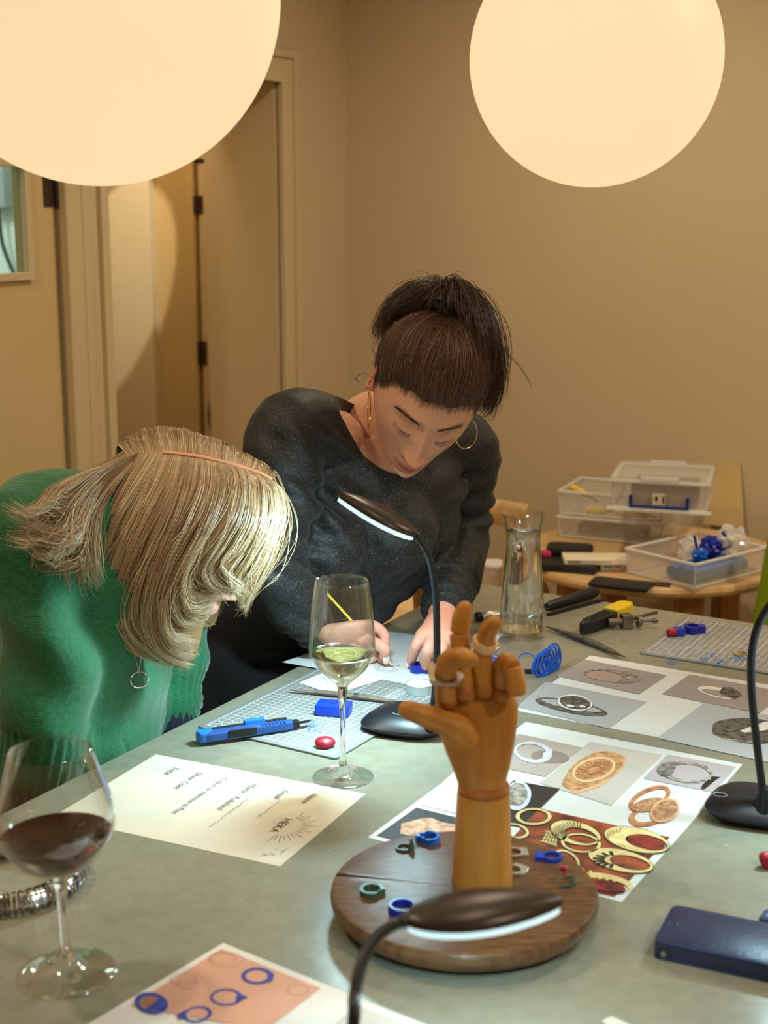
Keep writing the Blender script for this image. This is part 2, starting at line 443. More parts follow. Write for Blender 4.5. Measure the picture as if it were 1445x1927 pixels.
def band(parent, outer, inner, m, z, name):
    o = parent.location; n = len(outer)
    vs = [P(x, y) for x, y in outer]+[P(x, y) for x, y in inner]
    vs = [Vector((v.x-o.x, v.y-o.y, z)) for v in vs]
    fs = [(i, (i+1) % n, n+(i+1) % n, n+i) for i in range(n)]
    if (vs[1]-vs[0]).cross(vs[n]-vs[0]).z < 0: fs = [tuple(reversed(f)) for f in fs]
    return raw(name, vs, fs, m, parent, smooth=False)
def strokes(parent, lines, wd, m, z, name, px=True):
    o = parent.location; mb = MB()
    for ln in lines:
        pts = [P(x, y) if px else Vector((x, y, TZ)) for x, y in ln]
        for i in range(len(pts)-1):
            a, b = pts[i], pts[i+1]; d = b-a
            if d.length < 1e-7: continue
            d.normalize(); nrm = Vector((-d.y, d.x, 0))*wd/2; a = a-d*wd*.2; b = b+d*wd*.2
            q = [a-nrm, b-nrm, b+nrm, a+nrm]
            mb.add([Vector((v.x-o.x, v.y-o.y, z)) for v in q], [(0, 1, 2, 3)])
    return mb.build(name, m, parent, smooth=False)
M_PAPER = mat('white_paper', C(216, 215, 212), rough=.7, vary=.015, scale=30)
M_CREAM = mat('ivory_paper', C(214, 206, 188), rough=.7, vary=.015, scale=30)
M_INK = mat('grey_ink', C(120, 120, 116), rough=.7)
M_PENCIL = mat('pencil_line', C(120, 118, 112), rough=.7)
def sheet(name, x, y, th, w, l, label, m=None, cat='paper', lift=0.0, z=.0):
    """sheet from its far left corner: w along th, l towards the viewer"""
    t = empty(name, (x, y, TZ+z), (0, 0, 0), label, cat)
    a = Vector((math.cos(th), math.sin(th), 0)); b = Vector((math.sin(th), -math.cos(th), 0))
    nx, ny = 14, 10; vs = []; rnd = random.Random(int(abs(x*1000)))
    for j in range(ny+1):
        for i in range(nx+1):
            u, v = i/nx, j/ny
            e = max(abs(u-.5), abs(v-.5))*2
            h = .0004
            p = a*(w*u)+b*(l*v); vs.append(Vector((p.x, p.y, h)))
    fs = [(j*(nx+1)+i, (j+1)*(nx+1)+i, (j+1)*(nx+1)+i+1, j*(nx+1)+i+1) for j in range(ny) for i in range(nx)]
    o = raw('paper', vs, fs, m or M_PAPER, t, smooth=False)
    so = o.modifiers.new('thick', 'SOLIDIFY'); so.thickness = .0003; so.offset = -1
    return t, a, b
# order form with lettering (A4)
FX, FY, FTH = -.29155, 1.70991, -.43463
form, fa, fb = sheet('order_form', FX, FY, FTH, .297, .210, 'ivory order form with grey lettering and a sunburst logo', M_CREAM)
def text_on(parent, txt, s, t, size, m, name, shear=.0, ang=None, align='LEFT', space=1.0):
    """s along the long side from the left, t from the far long side; reads towards the viewer"""
    cu = bpy.data.curves.new(name, 'FONT'); cu.body = txt; cu.size = size; cu.shear = shear; cu.resolution_u = 3
    cu.align_x = align; cu.align_y = 'BOTTOM_BASELINE' if False else 'BOTTOM'; cu.space_character = space
    to = bpy.data.objects.new(name, cu); COL.objects.link(to)
    dg = bpy.context.evaluated_depsgraph_get()
    me = bpy.data.meshes.new_from_object(to.evaluated_get(dg))
    bpy.data.objects.remove(to); bpy.data.curves.remove(cu)
    me.materials.clear(); me.materials.append(m); me.name = name
    o = bpy.data.objects.new(name, me); COL.objects.link(o); o.parent = parent
    p = fa*s+fb*t
    o.location = (p.x, p.y, .0010)
    o.rotation_euler = (0, 0, FTH-math.pi/2 if ang is None else ang)
    return o
for txt, s, t in (('Name', .237, .026), ('Email', .201, .031), ('Matte / Polished', .157, .031), ('Collect or Address to Post', .116, .029), ('Silver Cost', .078, .027), ('Total', .0430, .025)):
    text_on(form, txt, s, t, .0125 if len(txt) < 20 else .0105, M_INK, 'printed_text', shear=.12)
text_on(form, 'HEKA', .241, .101, .0148, mat('logo_ink', C(112, 96, 74), rough=.7), 'logo_text', space=1.05)
M_LOGO = MATS['logo_ink']
# sunburst rays round the logo, drawn in the sheet's own frame
def sh(s, t): q = Vector((FX, FY, 0))+fa*s+fb*t; return (q.x, q.y)
lines = []
for k in range(17):
    a = math.radians(-90+180*k/16); cs, ct = .254, .122
    r0, r1 = (.014, .026) if k % 2 == 0 else (.014, .020)
    d = (math.cos(a), math.sin(a))
    lines.append([sh(cs+(r0+.006)*d[0]*.8+.002, ct+(r0+.010)*d[1]), sh(cs+(r1+.006)*d[0]+.002, ct+(r1+.016)*d[1])])
lines2 = []
for k in range(9):
    a = math.radians(100+160*k/8); cs, ct = .238, .122; d = (math.cos(a), math.sin(a))
    lines2.append([sh(cs+.010*d[0], ct+.030*d[1]), sh(cs+.020*d[0], ct+.040*d[1])])
strokes(form, lines, .0006, M_LOGO, .0010, 'logo_rays', px=False)
# handwriting: loose pen lines beside Name, Email and in the corner
def scrawl(s, t0, t1, n, amp, seed):
    rnd = random.Random(seed); out = []; cur = []
    for k in range(n):
        u = k/(n-1); t = t0+(t1-t0)*u
        cur.append(sh(s+amp*(rnd.uniform(-1, 1)*.7+(.6 if k % 7 == 0 else 0)), t))
        if rnd.random() < .10: out.append(cur); cur = []
    out.append(cur); return [c for c in out if len(c) > 1]
strokes(form, scrawl(.214, .060, .118, 44, .0032, 3), .0005, M_INK, .0010, 'handwriting', px=False)
strokes(form, scrawl(.178, .072, .160, 70, .0026, 8), .0005, M_INK, .0010, 'handwriting', px=False)
strokes(form, [[sh(.284, .168), sh(.284, .186)], [sh(.284, .177), sh(.272, .177)], [sh(.279, .187), sh(.267, .196)], [sh(.273, .186), sh(.279, .190)], [sh(.266, .190), sh(.272, .194), sh(.265, .199)]], .0006, M_INK, .0010, 'handwriting', px=False)

# ring photographs, A3 sheet under the wooden hand
phb, _, _ = sheet('photo_sheet', .19261, 1.82691, -.52814, .298, .4187, 'white sheet of ring photographs lying partly under the round wooden board')
z1, z2, z3, z4 = .0010, .0014, .0018, .0022
M_PH1 = mat('print_mauve', C(176, 160, 150), rough=.6, vary=.06, scale=12)
M_PH2 = mat('print_beige', C(196, 184, 174), rough=.6, vary=.04, scale=10)
M_PH3 = mat('print_lilac', C(182, 168, 170), rough=.6, vary=.06, scale=14)
M_PH4 = mat('print_black', C(52, 42, 38), rough=.6, vary=.25, scale=25, stretch=(1, 6, 1))
M_PH6 = mat('print_pale', C(220, 208, 198), rough=.6, vary=.03, scale=10)
M_SILV = mat('print_silver', C(206, 204, 214), rough=.6, vary=.08, scale=60)
M_SILVD = mat('print_silver_dark', C(96, 88, 78), rough=.6, col2=C(190, 182, 170), scale=130)
M_GOLD = mat('print_gold', C(214, 168, 118), rough=.6, col2=C(156, 104, 62), scale=90)
M_GOLDL = mat('print_gold_light', C(226, 184, 140), rough=.6, vary=.1, scale=60)
M_COPPER = mat('print_copper', C(206, 140, 94), rough=.6, col2=C(150, 88, 54), scale=70)
M_COPPERL = mat('print_copper_light', C(222, 166, 124), rough=.6, vary=.10, scale=90)
M_RUST = mat('print_rust', C(176, 84, 44), rough=.6, col2=C(72, 30, 20), scale=38)
M_RUST2 = mat('print_rust_red', C(158, 52, 34), rough=.6, col2=C(70, 22, 18), scale=60)
M_IVORY = mat('print_ivory', C(232, 212, 150), rough=.6, col2=C(206, 176, 110), scale=60)
M_DKLINE = mat('print_dark_line', C(40, 32, 26), rough=.6)
M_SHADOW = mat('print_grey_brown', C(142, 122, 112), rough=.6, vary=.08, scale=14)
def ph(parent, q, m, z=z1): return flat(parent, q, m, z, 'printed_photo')
p1 = ph(phb, [(976, 1382), (1096, 1408), (1025, 1463), (905, 1437)], M_PH1)
flat(phb, ell(1035, 1426, 36, 12, 5), M_SHADOW, z2, 'printed_shadow')
band(phb, ell(1003, 1418, 36, 20, 8), ell(1000, 1417, 28, 14.5, 8), M_SILV, z3, 'printed_ring')
flat(phb, [(1022, 1420), (1038, 1412), (1040, 1418), (1034, 1426), (1020, 1431)], M_SILV, z4, 'printed_ring_head')
ph(phb, [(1111, 1397), (1246, 1422), (1149, 1517), (1015, 1475)], M_PH2)
flat(phb, [(1066, 1481), (1080, 1497), (1130, 1482), (1172, 1448), (1178, 1424), (1168, 1421), (1100, 1470)], M_COPPERL, z2, 'printed_ring_shadow')
flat(phb, [(1058, 1480), (1060, 1470), (1072, 1450), (1090, 1432), (1118, 1419), (1140, 1416), (1166, 1420), (1174, 1428), (1170, 1444), (1150, 1464), (1120, 1478), (1090, 1488), (1070, 1487)], M_GOLD, z3, 'printed_ring')
band(phb, ell(1117, 1451, 42, 22, -16), ell(1117, 1451, 37, 18, -16), M_GOLDL, z4, 'printed_ring_edge')
strokes(phb, [[(1117+19*math.cos(a), 1451+9*math.sin(a)-5*math.cos(a)), (1117+33*math.cos(a), 1451+15*math.sin(a)-9*math.cos(a))] for a in [k*math.pi/11 for k in range(22)]], .0022, MATS['print_copper'], z4, 'printed_pattern')
band(phb, ell(1117, 1451, 17, 8, -14), ell(1117, 1451, 13, 6, -14), MATS['print_copper'], z4+.0002, 'printed_pattern')
ph(phb, [(1256, 1421), (1385, 1444.5), (1343, 1493), (1210, 1466)], M_PH3)
flat(phb, [(1322, 1478), (1340, 1463), (1356, 1464), (1345, 1471), (1326, 1487), (1318, 1487)], M_DKLINE, z2, 'printed_shadow')
def rough_loop(cx, cy, rx, ry, tilt, amp, seed, n=44):
    rnd = random.Random(seed)
    return [(cx+(x-cx)*(1+rnd.uniform(-amp, amp)), cy+(y-cy)*(1+rnd.uniform(-amp, amp))) for x, y in ell(cx, cy, rx, ry, tilt, n)]
band(phb, rough_loop(1291, 1455, 51, 20, 6, .05, 4), rough_loop(1296, 1456, 39, 15, 6, .05, 5), M_SILVD, z3, 'printed_ring')
flat(phb, rough_loop(1254, 1450, 17, 13, -20, .12, 6, 18), mat('print_pewter', C(150, 142, 136), col2=C(80, 72, 66), scale=150, rough=.6), z4, 'printed_ring_head')
ph(phb, [(966, 1470), (1054, 1486), (981, 1557), (893, 1541)], M_PH4)
flat(phb, rough_loop(972, 1500, 24, 26, 20, .08, 9, 24), M_SILVD, z2, 'printed_ring')
band(phb, rough_loop(974, 1500, 25, 28, 20, .03, 9, 24), rough_loop(972, 1498, 20, 22, 20, .05, 2, 24), M_SILV, z3, 'printed_ring_edge')
# two copper rings printed straight on the white
band(phb, ell(1222, 1505, 42, 20, -24), ell(1223, 1505, 34, 13, -24), M_COPPER, z2, 'printed_ring')
band(phb, ell(1218, 1538, 36, 19, -12), ell(1220, 1536, 27, 12, -12), M_COPPER, z2, 'printed_ring')
flat(phb, ell(1222, 1517, 34, 12, -10), mat('print_bronze', C(128, 84, 56), col2=C(206, 158, 118), scale=220, rough=.6), z3, 'printed_ring_head')
flat(phb, ell(1251, 1528, 29, 21, -28), M_COPPERL, z4, 'printed_ring_head')
flat(phb, ell(1251, 1528, 25, 17, -28), MATS['print_bronze'], z4+.0003, 'printed_ring_head')
ph(phb, [(862, 1446), (966, 1470), (893, 1541), (788.5, 1515)], M_PH6)
ph(phb, [(783, 1521), (888, 1547), (814, 1600), (709, 1574)], mat('print_charcoal', C(48, 42, 44), rough=.6, vary=.15, scale=20))
flat(phb, [(753, 1571), (755, 1552), (798, 1541), (812, 1541), (830, 1549), (858, 1554), (872, 1560), (852, 1584), (800, 1580)], mat('print_crumpled_gold', C(222, 182, 148), col2=C(170, 122, 88), scale=100, rough=.6), z2, 'printed_ring')
# the rust coloured picture with cut-out ivory rings
ph(phb, [(1015, 1523), (1260, 1577), (1156, 1689), (911, 1635)], M_RUST)
def ivory(cx, cy, rx, ry, tilt, k=.72, off=(0, 0), dark=False):
    band(phb, ell(cx, cy, rx+1.5, ry+1.5, tilt), ell(cx+off[0], cy+off[1], rx*k-2, ry*k-1, tilt), M_DKLINE, z2, 'printed_outline')
    band(phb, ell(cx, cy, rx, ry, tilt), ell(cx+off[0], cy+off[1], rx*k, ry*k, tilt), M_IVORY, z3, 'printed_ring')
ivory(1004, 1539, 34, 16, 0, .78)
ivory(968, 1566, 28, 14, 10, .78)
ivory(1093, 1589, 38, 18, 6, .84)
ivory(1083, 1570, 48, 21, 14, .66, (10, 5))
ivory(1198, 1583, 62, 22, 12, .62, (20, 5))
ivory(1168, 1622, 62, 20, 12, .62, (18, 4))
ivory(1065, 1622, 28, 18, 30, .8)
flat(phb, ell(1214, 1588, 38, 12.5, 12), M_RUST2, z3, 'printed_opening')
flat(phb, ell(1184, 1627, 38, 12, 12), M_RUST, z3, 'printed_opening')
strokes(phb, [[(1187-34*math.cos(a)-8, 1584-13*math.sin(a)-3), (1187-54*math.cos(a)+4, 1581-19*math.sin(a)-2)] for a in [math.radians(-75+10*k) for k in range(15)]], .0008, M_DKLINE, z4, 'printed_lines')
strokes(phb, [[(1160-24*math.cos(a), 1621-9*math.sin(a)), (1166-50*math.cos(a), 1621-16*math.sin(a))] for a in [math.radians(-70+20*k) for k in range(8)]], .004, M_DKLINE, z4, 'printed_lines')
strokes(phb, [[(1085-24*math.cos(a), 1570-8*math.sin(a)), (1083-45*math.cos(a), 1569-19*math.sin(a))] for a in [math.radians(-50+9*k) for k in range(18)]], .0009, M_DKLINE, z4, 'printed_lines')
flat(phb, [(1028, 1564), (1050, 1569), (1048, 1596), (1016, 1586)], M_IVORY, z2, 'printed_ring_head')
strokes(phb, [[(1018+k*6, 1584+k*1.6), (1030+k*4, 1565+k*1)] for k in range(6)]+[[(1016, 1586-k*6), (1049, 1595-k*7)] for k in range(4)], .0008, M_DKLINE, z3, 'printed_lines')
band(phb, ell(1138, 1663, 54, 16, 10, 30), ell(1140, 1669, 44, 12, 10, 30), M_IVORY, z3, 'printed_ring')
flat(phb, ell(1142, 1672, 36, 11, 10), M_RUST2, z3, 'printed_opening')
strokes(phb, [[(1100+k*14, 1652+k*2.6), (1092+k*14.5+4, 1638+k*4)] for k in range(7)], .0030, M_IVORY, z4, 'printed_prongs')

# second sheet of photographs, silver rings
phc, _, _ = sheet('photo_sheet', .32115, 2.11892, -.51885, .42, .283, 'white sheet of grey silver-ring photographs below the right cutting mat')
M_GR1 = mat('print_grey_mauve', C(158, 146, 142), rough=.6, vary=.07, scale=8)
M_GR2 = mat('print_grey_blue', C(172, 172, 174), rough=.6, vary=.06, scale=8)
M_JET = mat('print_dark_metal', C(52, 46, 42), rough=.6, col2=C(120, 112, 104), scale=110)
M_HI = mat('print_highlight', C(226, 220, 212), rough=.6)
ph(phc, [(1100, 1242), (1255, 1272), (1202, 1308), (1046, 1273)], M_GR1)
band(phc, ell(1153, 1274, 54, 12, 6), ell(1137, 1274, 35, 9.5, 6), mat('print_mid_silver', C(176, 166, 158), col2=C(84, 74, 68), scale=160, rough=.6), z3, 'printed_ring')
flat(phc, ell(1137, 1274, 35, 9, 6), mat('print_rose_grey', C(172, 146, 134), rough=.6), z2, 'printed_opening')
ph(phc, [(1026, 1284), (1217, 1322), (1145, 1372), (973, 1331)], M_GR2)
band(phc, ell(1075, 1332, 69, 12, 11), ell(1075, 1329, 58, 6.5, 11), M_JET, z2, 'printed_ring')
flat(phc, rough_loop(1082, 1325, 32, 14, 8, .06, 12, 26), M_JET, z3, 'printed_ring_head')
band(phc, rough_loop(1082, 1325, 33, 15, 8, .04, 13, 26), rough_loop(1082, 1325, 30, 12.5, 8, .04, 14, 26), M_HI, z4, 'printed_ring_edge')
flat(phc, ell(1073, 1331, 8, 2.4, 10), M_HI, z4, 'printed_highlight'); flat(phc, ell(1096, 1332, 6, 2, 10), M_HI, z4, 'printed_highlight')
ph(phc, [(1298, 1270), (1480, 1304), (1428, 1344), (1245, 1307)], M_GR1)
flat(phc, ell(1352, 1305, 40, 9.5, 12), M_HI, z2, 'printed_ring')
flat(phc, ell(1352, 1307, 33, 5, 12), M_GR1, z3, 'printed_opening')
flat(phc, rough_loop(1374, 1306, 20, 9, 14, .15, 15, 22), M_JET, z4, 'printed_ring_head')
ph(phc, [(1326, 1323), (1545, 1366), (1475, 1442), (1236, 1390)], mat('print_grey_cool', C(178, 180, 182), rough=.6, vary=.05, scale=6))
flat(phc, rough_loop(1408, 1377, 70, 24, 4, .04, 16, 40), M_JET, z2, 'printed_ring')
flat(phc, [(1392, 1377), (1440, 1360), (1470, 1362), (1475, 1370), (1430, 1378), (1400, 1381)], M_HI, z3, 'printed_highlight')
strokes(phc, [[(1352+k*9, 1390+k*1.2), (1372+k*9, 1396+(k % 3)*2)] for k in range(7)], .0012, M_HI, z3, 'printed_lines')

# third sheet, blue wax rings, near the viewer
phd, _, _ = sheet('photo_sheet', *(P(420, 1775).xy), math.atan2((P(640, 1864)-P(420, 1775)).y, (P(640, 1864)-P(420, 1775)).x), .297, .30, 'photo print of blue wax rings on a salmon ground at the front edge', mat('warm_white_paper', C(220, 214, 206), rough=.7, vary=.015, scale=30))
ph(phd, [(417, 1787), (603, 1861), (498, 1942), (246, 1894)], mat('print_salmon', C(206, 150, 124), rough=.6, vary=.05, scale=10))
M_BLUEP = mat('print_blue', C(40, 56, 150), rough=.6, vary=.15, scale=60)
def bring(cx, cy, rx, ry, tilt=0, k=.74): band(phd, ell(cx, cy, rx, ry, tilt, 26), ell(cx-1, cy, rx*k, ry*k, tilt, 26), M_BLUEP, z2, 'printed_ring')
bring(484, 1839, 30, 16, 0, .70); flat(phd, [(508, 1830), (516, 1836), (513, 1848), (502, 1853)], M_BLUEP, z3, 'printed_ring_head')
bring(426, 1879, 31, 16, 0, .80); flat(phd, [(447, 1872), (467, 1879), (454, 1886), (443, 1885)], M_BLUEP, z3, 'printed_ring_head')
bring(372, 1911, 27, 15, -8, .78); flat(phd, [(333, 1912), (350, 1903), (350, 1920), (336, 1921)], M_BLUEP, z3, 'printed_ring_head')
bring(285, 1890, 32, 20, 10, .68); flat(phd, [(300, 1882), (316, 1887), (315, 1899), (296, 1902), (276, 1902)], M_BLUEP, z3, 'printed_ring_head')
flat(phd, ell(284, 1888, 20, 11, 5), mat('print_brown', C(150, 100, 78), rough=.6), z2, 'printed_shadow')
def loopline(cx, cy, rx, ry, t=0): e = ell(cx, cy, rx, ry, t, 24); return e+[e[0]]
strokes(phd, [loopline(560, 1865, 20, 10), loopline(420, 1806, 24, 10), loopline(425, 1808, 32, 14), loopline(345, 1845, 24, 11), loopline(352, 1855, 20, 8)], .0004, mat('print_sepia', C(168, 116, 92)), z2, 'printed_sketch')
ph(phd, [(672, 1893), (760, 1927), (690, 1975), (610, 1945)], MATS['print_beige'])

# sheets under the standing woman's hands
M_WHT2 = mat('drawing_paper', C(220, 220, 220), rough=.7, vary=.01, scale=30)
def quad_sheet(name, q, label, z, m):
    c = P(*q[0]); t = empty(name, (c.x, c.y, TZ+z), (0, 0, 0), label, 'paper')
    vs = [P(*p) for p in q]; vs = [Vector((v.x-c.x, v.y-c.y, .0)) for v in vs]
    mb = MB().prism([(v.x, v.y) for v in reversed(vs)], 0, .0004); mb.build('paper', m, t, smooth=False)
    return t
# ---------------------------------------------------------------- cutting mats
M_MAT = mat('mat_grey', C(132, 131, 128), rough=.6, vary=.06, scale=60, bump=.1, bscale=300)
M_MATE = mat('mat_core', C(92, 92, 90), rough=.6)
M_MATL = mat('mat_lines', C(226, 228, 226), rough=.6)
MAT_T = .003
def cutting_mat(x, y, th, w, l, label, seed):
    """far-left corner frame: w along th, l along th+90"""
    t = empty('cutting_mat', (x, y, TZ), (0, 0, th), label, 'cutting mat', 'cutting mats')
    MB().rbox((w/2, l/2, MAT_T/2), (w, l, MAT_T), r=.006).build('board', M_MAT, t, angle=50)
    mb = MB(); z = MAT_T+.0003
    def ln(x0, y0, x1, y1, wd):
        a = Vector((x0, y0, z)); b = Vector((x1, y1, z)); d = (b-a).normalized(); n = Vector((-d.y, d.x, 0))*wd/2
        mb.add([a-n, b-n, b+n, a+n], [(0, 1, 2, 3)])
    m = .010; nx = int((w-2*m)/.01+.5); ny = int((l-2*m)/.01+.5)
    for i in range(nx+1): ln(m+i*.01, m, m+i*.01, m+ny*.01, .0011 if i % 5 == 0 else .0006)
    for j in range(ny+1): ln(m, m+j*.01, m+nx*.01, m+j*.01, .0011 if j % 5 == 0 else .0006)
    for i in range(nx*5):
        for yy in (m, m+ny*.01): ln(m+i*.002, yy, m+i*.002, yy+(.0022 if i % 5 else .0035)*(1 if yy > .1 else -1), .0003)
    for j in range(ny*5):
        for xx in (m, m+nx*.01): ln(xx, m+j*.002, xx+(.0022 if j % 5 else .0035)*(1 if xx > .1 else -1), m+j*.002, .0003)
    ln(m, m, m+min(nx, ny)*.01, m+min(nx, ny)*.01, .0005); ln(m+.05, m, m+nx*.01, m+(nx*.01-.05)*1.7, .0005)
    for r in (.02, .035):
        e = [(m+r*math.cos(k*math.pi/20), m+r*math.sin(k*math.pi/20)) for k in range(11)]
        for k in range(10): ln(*e[k], *e[k+1], .0006)
    for k in range(8): ln(m+nx*.01-.055+k*.0028, m+ny*.01-.075, m+nx*.01-.055+k*.0028, m+ny*.01-.03, .0008)
    mb.build('printed_grid', M_MATL, t, smooth=False)
    return t
cutting_mat(-.2509, 1.8046, math.radians(-31), .222, .31, 'grey gridded cutting mat beneath the blue knife and wax block', 1)
cutting_mat(.3985, 2.1275, math.radians(-29.7), .31, .225, 'grey gridded cutting mat at the right with blue wax shavings', 2)
# drawing sheets on the mat
quad_sheet('drawing_paper', [(531, 1250), (716, 1190), (940, 1222), (842, 1304)], 'white drawing paper under the standing woman\'s hands', .0032, M_WHT2)
small = quad_sheet('paper_slip', [(562, 1290), (632, 1262), (742, 1277), (627, 1312)], 'small white slip of paper behind the wine glass stem', .0040, M_WHT2)
M_WRITE = mat('slip_ink', C(120, 130, 140), rough=.7)
strokes(small, [[(606, 1278), (618, 1291), (632, 1284)], [(612, 1284), (624, 1280)], [(598, 1285), (604, 1288)]], .0006, M_WRITE, .0008, 'handwriting')
dsk = quad_sheet('paper_corner', [(905, 1208), (955, 1188), (925, 1216), (900, 1224)], 'turned-up white paper corner beside the carafe', .001, M_WHT2)
cn = P(1130, 1922); quad_sheet('card_corner', [(1133, 1921), (1150, 1913), (1290, 1975), (1240, 2010)], 'cream card corner at the bottom edge of the picture', .0, M_CREAM)
sk = empty('pencil_sketch', (P(740, 1256).x, P(740, 1256).y, TZ+.0037), (0, 0, 0), 'faint pencil sketch of a ring on the drawing paper', 'drawing')
strokes(sk, [loopline(727, 1262, 15, 5, 5), loopline(727, 1262, 21, 7.5, 5)[:18], [(742, 1258), (752, 1256), (748, 1260)]], .0006, M_PENCIL, .0006, 'pencil_line')

# ---------------------------------------------------------------- wax and small tools
M_BWAX = mat('blue_wax', C(24, 62, 178), rough=.35, vary=.12, scale=80, sss=.05)
M_BWAXD = mat('dark_blue_wax', C(22, 36, 150), rough=.35, vary=.1, scale=80)
M_BWAXL = mat('light_blue_wax', C(28, 100, 200), rough=.3, vary=.1, scale=60)
M_RWAX = mat('red_wax', C(164, 26, 48), rough=.4, vary=.2, scale=120, bump=.4, bscale=150)
M_GWAX = mat('green_wax', C(48, 92, 66), rough=.4, vary=.15, scale=100)
def thing_mesh(o, label, cat, group=None): return tag(o, label, cat, group)
c = P(628, 1343, MAT_T)
wb = empty('wax_block', c, rz(-12), 'rectangular blue wax block lying on the left cutting mat', 'wax block')
MB().rbox((0, 0, .008), (.047, .030, .015), r=.0025).build('block', M_BWAX, wb)
MB().add([(-.006, 0, .0158), (.004, .004, .0158), (.006, .003, .0158), (-.004, -.002, .0158)], [(0, 3, 2, 1)]).tube([(-.004, -.004, .0157), (.004, .006, .0157)], .0005, 6).build('scratch_mark', M_BWAXD, wb, smooth=False)
def lump(name, c, r, m, label, cat, seed, group=None):
    bm = bmesh.new(); bmesh.ops.create_icosphere(bm, subdivisions=3, radius=1.0)
    rnd = random.Random(seed); ks = [(Vector((rnd.uniform(-1, 1), rnd.uniform(-1, 1), rnd.uniform(-1, 1)))*2.6, rnd.uniform(0, 6)) for _ in range(6)]
    for v in bm.verts:
        d = 1+.07*sum(math.sin(k.dot(v.co)+p) for k, p in ks)
        v.co = Vector((v.co.x*r[0]*d, v.co.y*r[1]*d, max(v.co.z, -.75)*r[2]*d))
    mz = min(v.co.z for v in bm.verts)
    for v in bm.verts: v.co.z -= mz
    me = bpy.data.meshes.new(name); bm.to_mesh(me); bm.free()
    me.polygons.foreach_set('use_smooth', [True]*len(me.polygons))
    o = link_mesh(name, me, m, None, c); return tag(o, label, cat, group)
lump('wax_lump', P(611, 1406, MAT_T), (.0135, .0105, .0075), M_RWAX, 'squashed red wax lump on the near corner of the mat', 'wax', 5)
lump('wax_bead', P(1444, 1632, 0), (.008, .008, .009), M_RWAX, 'round red wax bead at the right edge below the lamp', 'wax', 7)
# craft knife
c = P(377, 1401); e = P(592, 1366, .004); d = e-c; ln_ = d.length
kn = empty('craft_knife', (c.x, c.y, TZ+.0035), rz(math.degrees(math.atan2(d.y, d.x))), 'blue and black snap-off craft knife lying half on the mat', 'knife')
kn.rotation_euler.y = math.radians(-.4)
M_KBLUE = mat('knife_blue', C(40, 80, 150), rough=.4, vary=.05, scale=60); M_KBLK = mat('knife_black', C(26, 27, 30), rough=.45); M_KBRT = mat('knife_bright_blue', C(38, 118, 216), rough=.35)
M_BLADE = mat('blade_steel', C(180, 184, 188), rough=.25, metal=1.0)
L0 = ln_*.80
mb = MB()
pts = [(0, -.010), (.012, -.0115), (L0*.5, -.0105), (L0*.92, -.0085), (L0, -.007), (L0, .004), (L0*.5, .0052), (.01, .0052), (0, .003)]
mb.prism(pts, .001, .0135); mb.build('handle', M_KBLUE, kn, smooth=False, bevel=.0025)
MB().prism([(L0*.27, -.0115), (L0*.52, -.0116), (L0*.60, -.0098), (L0*.52, -.0085), (L0*.3, -.0088)], .0035, .0140).build('grip_inlay', M_KBLK, kn, smooth=False, bevel=.001)
MB().box((L0*.5, .0075, .008), (L0*.92, .006, .012)).build('slider_rail', M_KBLK, kn, smooth=False, bevel=.001)
MB().rbox((L0*.60, .0075, .0155), (L0*.22, .0085, .006), r=.001).build('slider_button', M_KBRT, kn)
MB().prism([(-.002, -.0095), (.006, -.011), (.018, .002), (.016, .0105), (.0, .0105), (-.005, .003)], .001, .0146).build('end_cap', M_KBRT, kn, smooth=False, bevel=.002)
for k in range(7): MB().box((L0*(.66+.04*k), -.004, .0138), (.0022, .009, .001)).build('grip_rib', M_KBLUE, kn, smooth=False)
MB().box((L0+.004, -.0005, .007), (.010, .010, .009)).build('collar', M_KBLK, kn, smooth=False, bevel=.001)
MB().prism([(L0, -.004), (ln_-.012, -.004), (ln_, .005), (L0, .005)], .0065, .0070).build('blade', M_BLADE, kn, smooth=False)
# half-round file on the mat
def file_tool(p0, p1, zz, r, label, m, mid=None):
    a = P(*p0, zz); b = P(*p1, zz); d = b-a; n = 26
    t = empty('metal_file', (a.x, a.y, TZ+zz), rz(math.degrees(math.atan2(d.y, d.x))), label, 'file')
    path = []; rad = []
    for k in range(n+1):
        u = k/n; w = math.sin(math.pi*min(max(u, 0.0), 1))**.62 if 0 < u < 1 else .0
        path.append((u*d.length, .006*math.sin(u*math.pi), r*.72)); rad.append((r*.66*max(w, .12), r*max(w, .12)))
    MB().tube(path, rad, 10, up=(0, 0, 1)).build('blade', m, t, angle=60)
    if mid:
        MB().tube([(d.length*(mid-.02), .006, r*.72), (d.length*(mid+.02), .006, r*.72)], [(r*.75, r*1.06)]*2, 12, up=(0, 0, 1)).build('collar', mat('worn_steel', C(122, 122, 124), rough=.35, metal=.9), t)
    return t
M_FILE = mat('rusty_file', C(128, 110, 96), rough=.6, metal=.35, vary=.25, scale=90, bump=.5, bscale=500)
M_FILED = mat('dark_file', C(92, 88, 80), rough=.5, metal=.5, vary=.25, scale=80, bump=.5, bscale=500)
file_tool((541, 1303), (762, 1328), .0042, .0056, 'brown half-round file lying across the left cutting mat', M_FILE, .58)
file_tool((1026, 1184), (1176, 1243), .0002, .0072, 'dark rat-tail file with pointed ends beside the carafe', M_FILED)
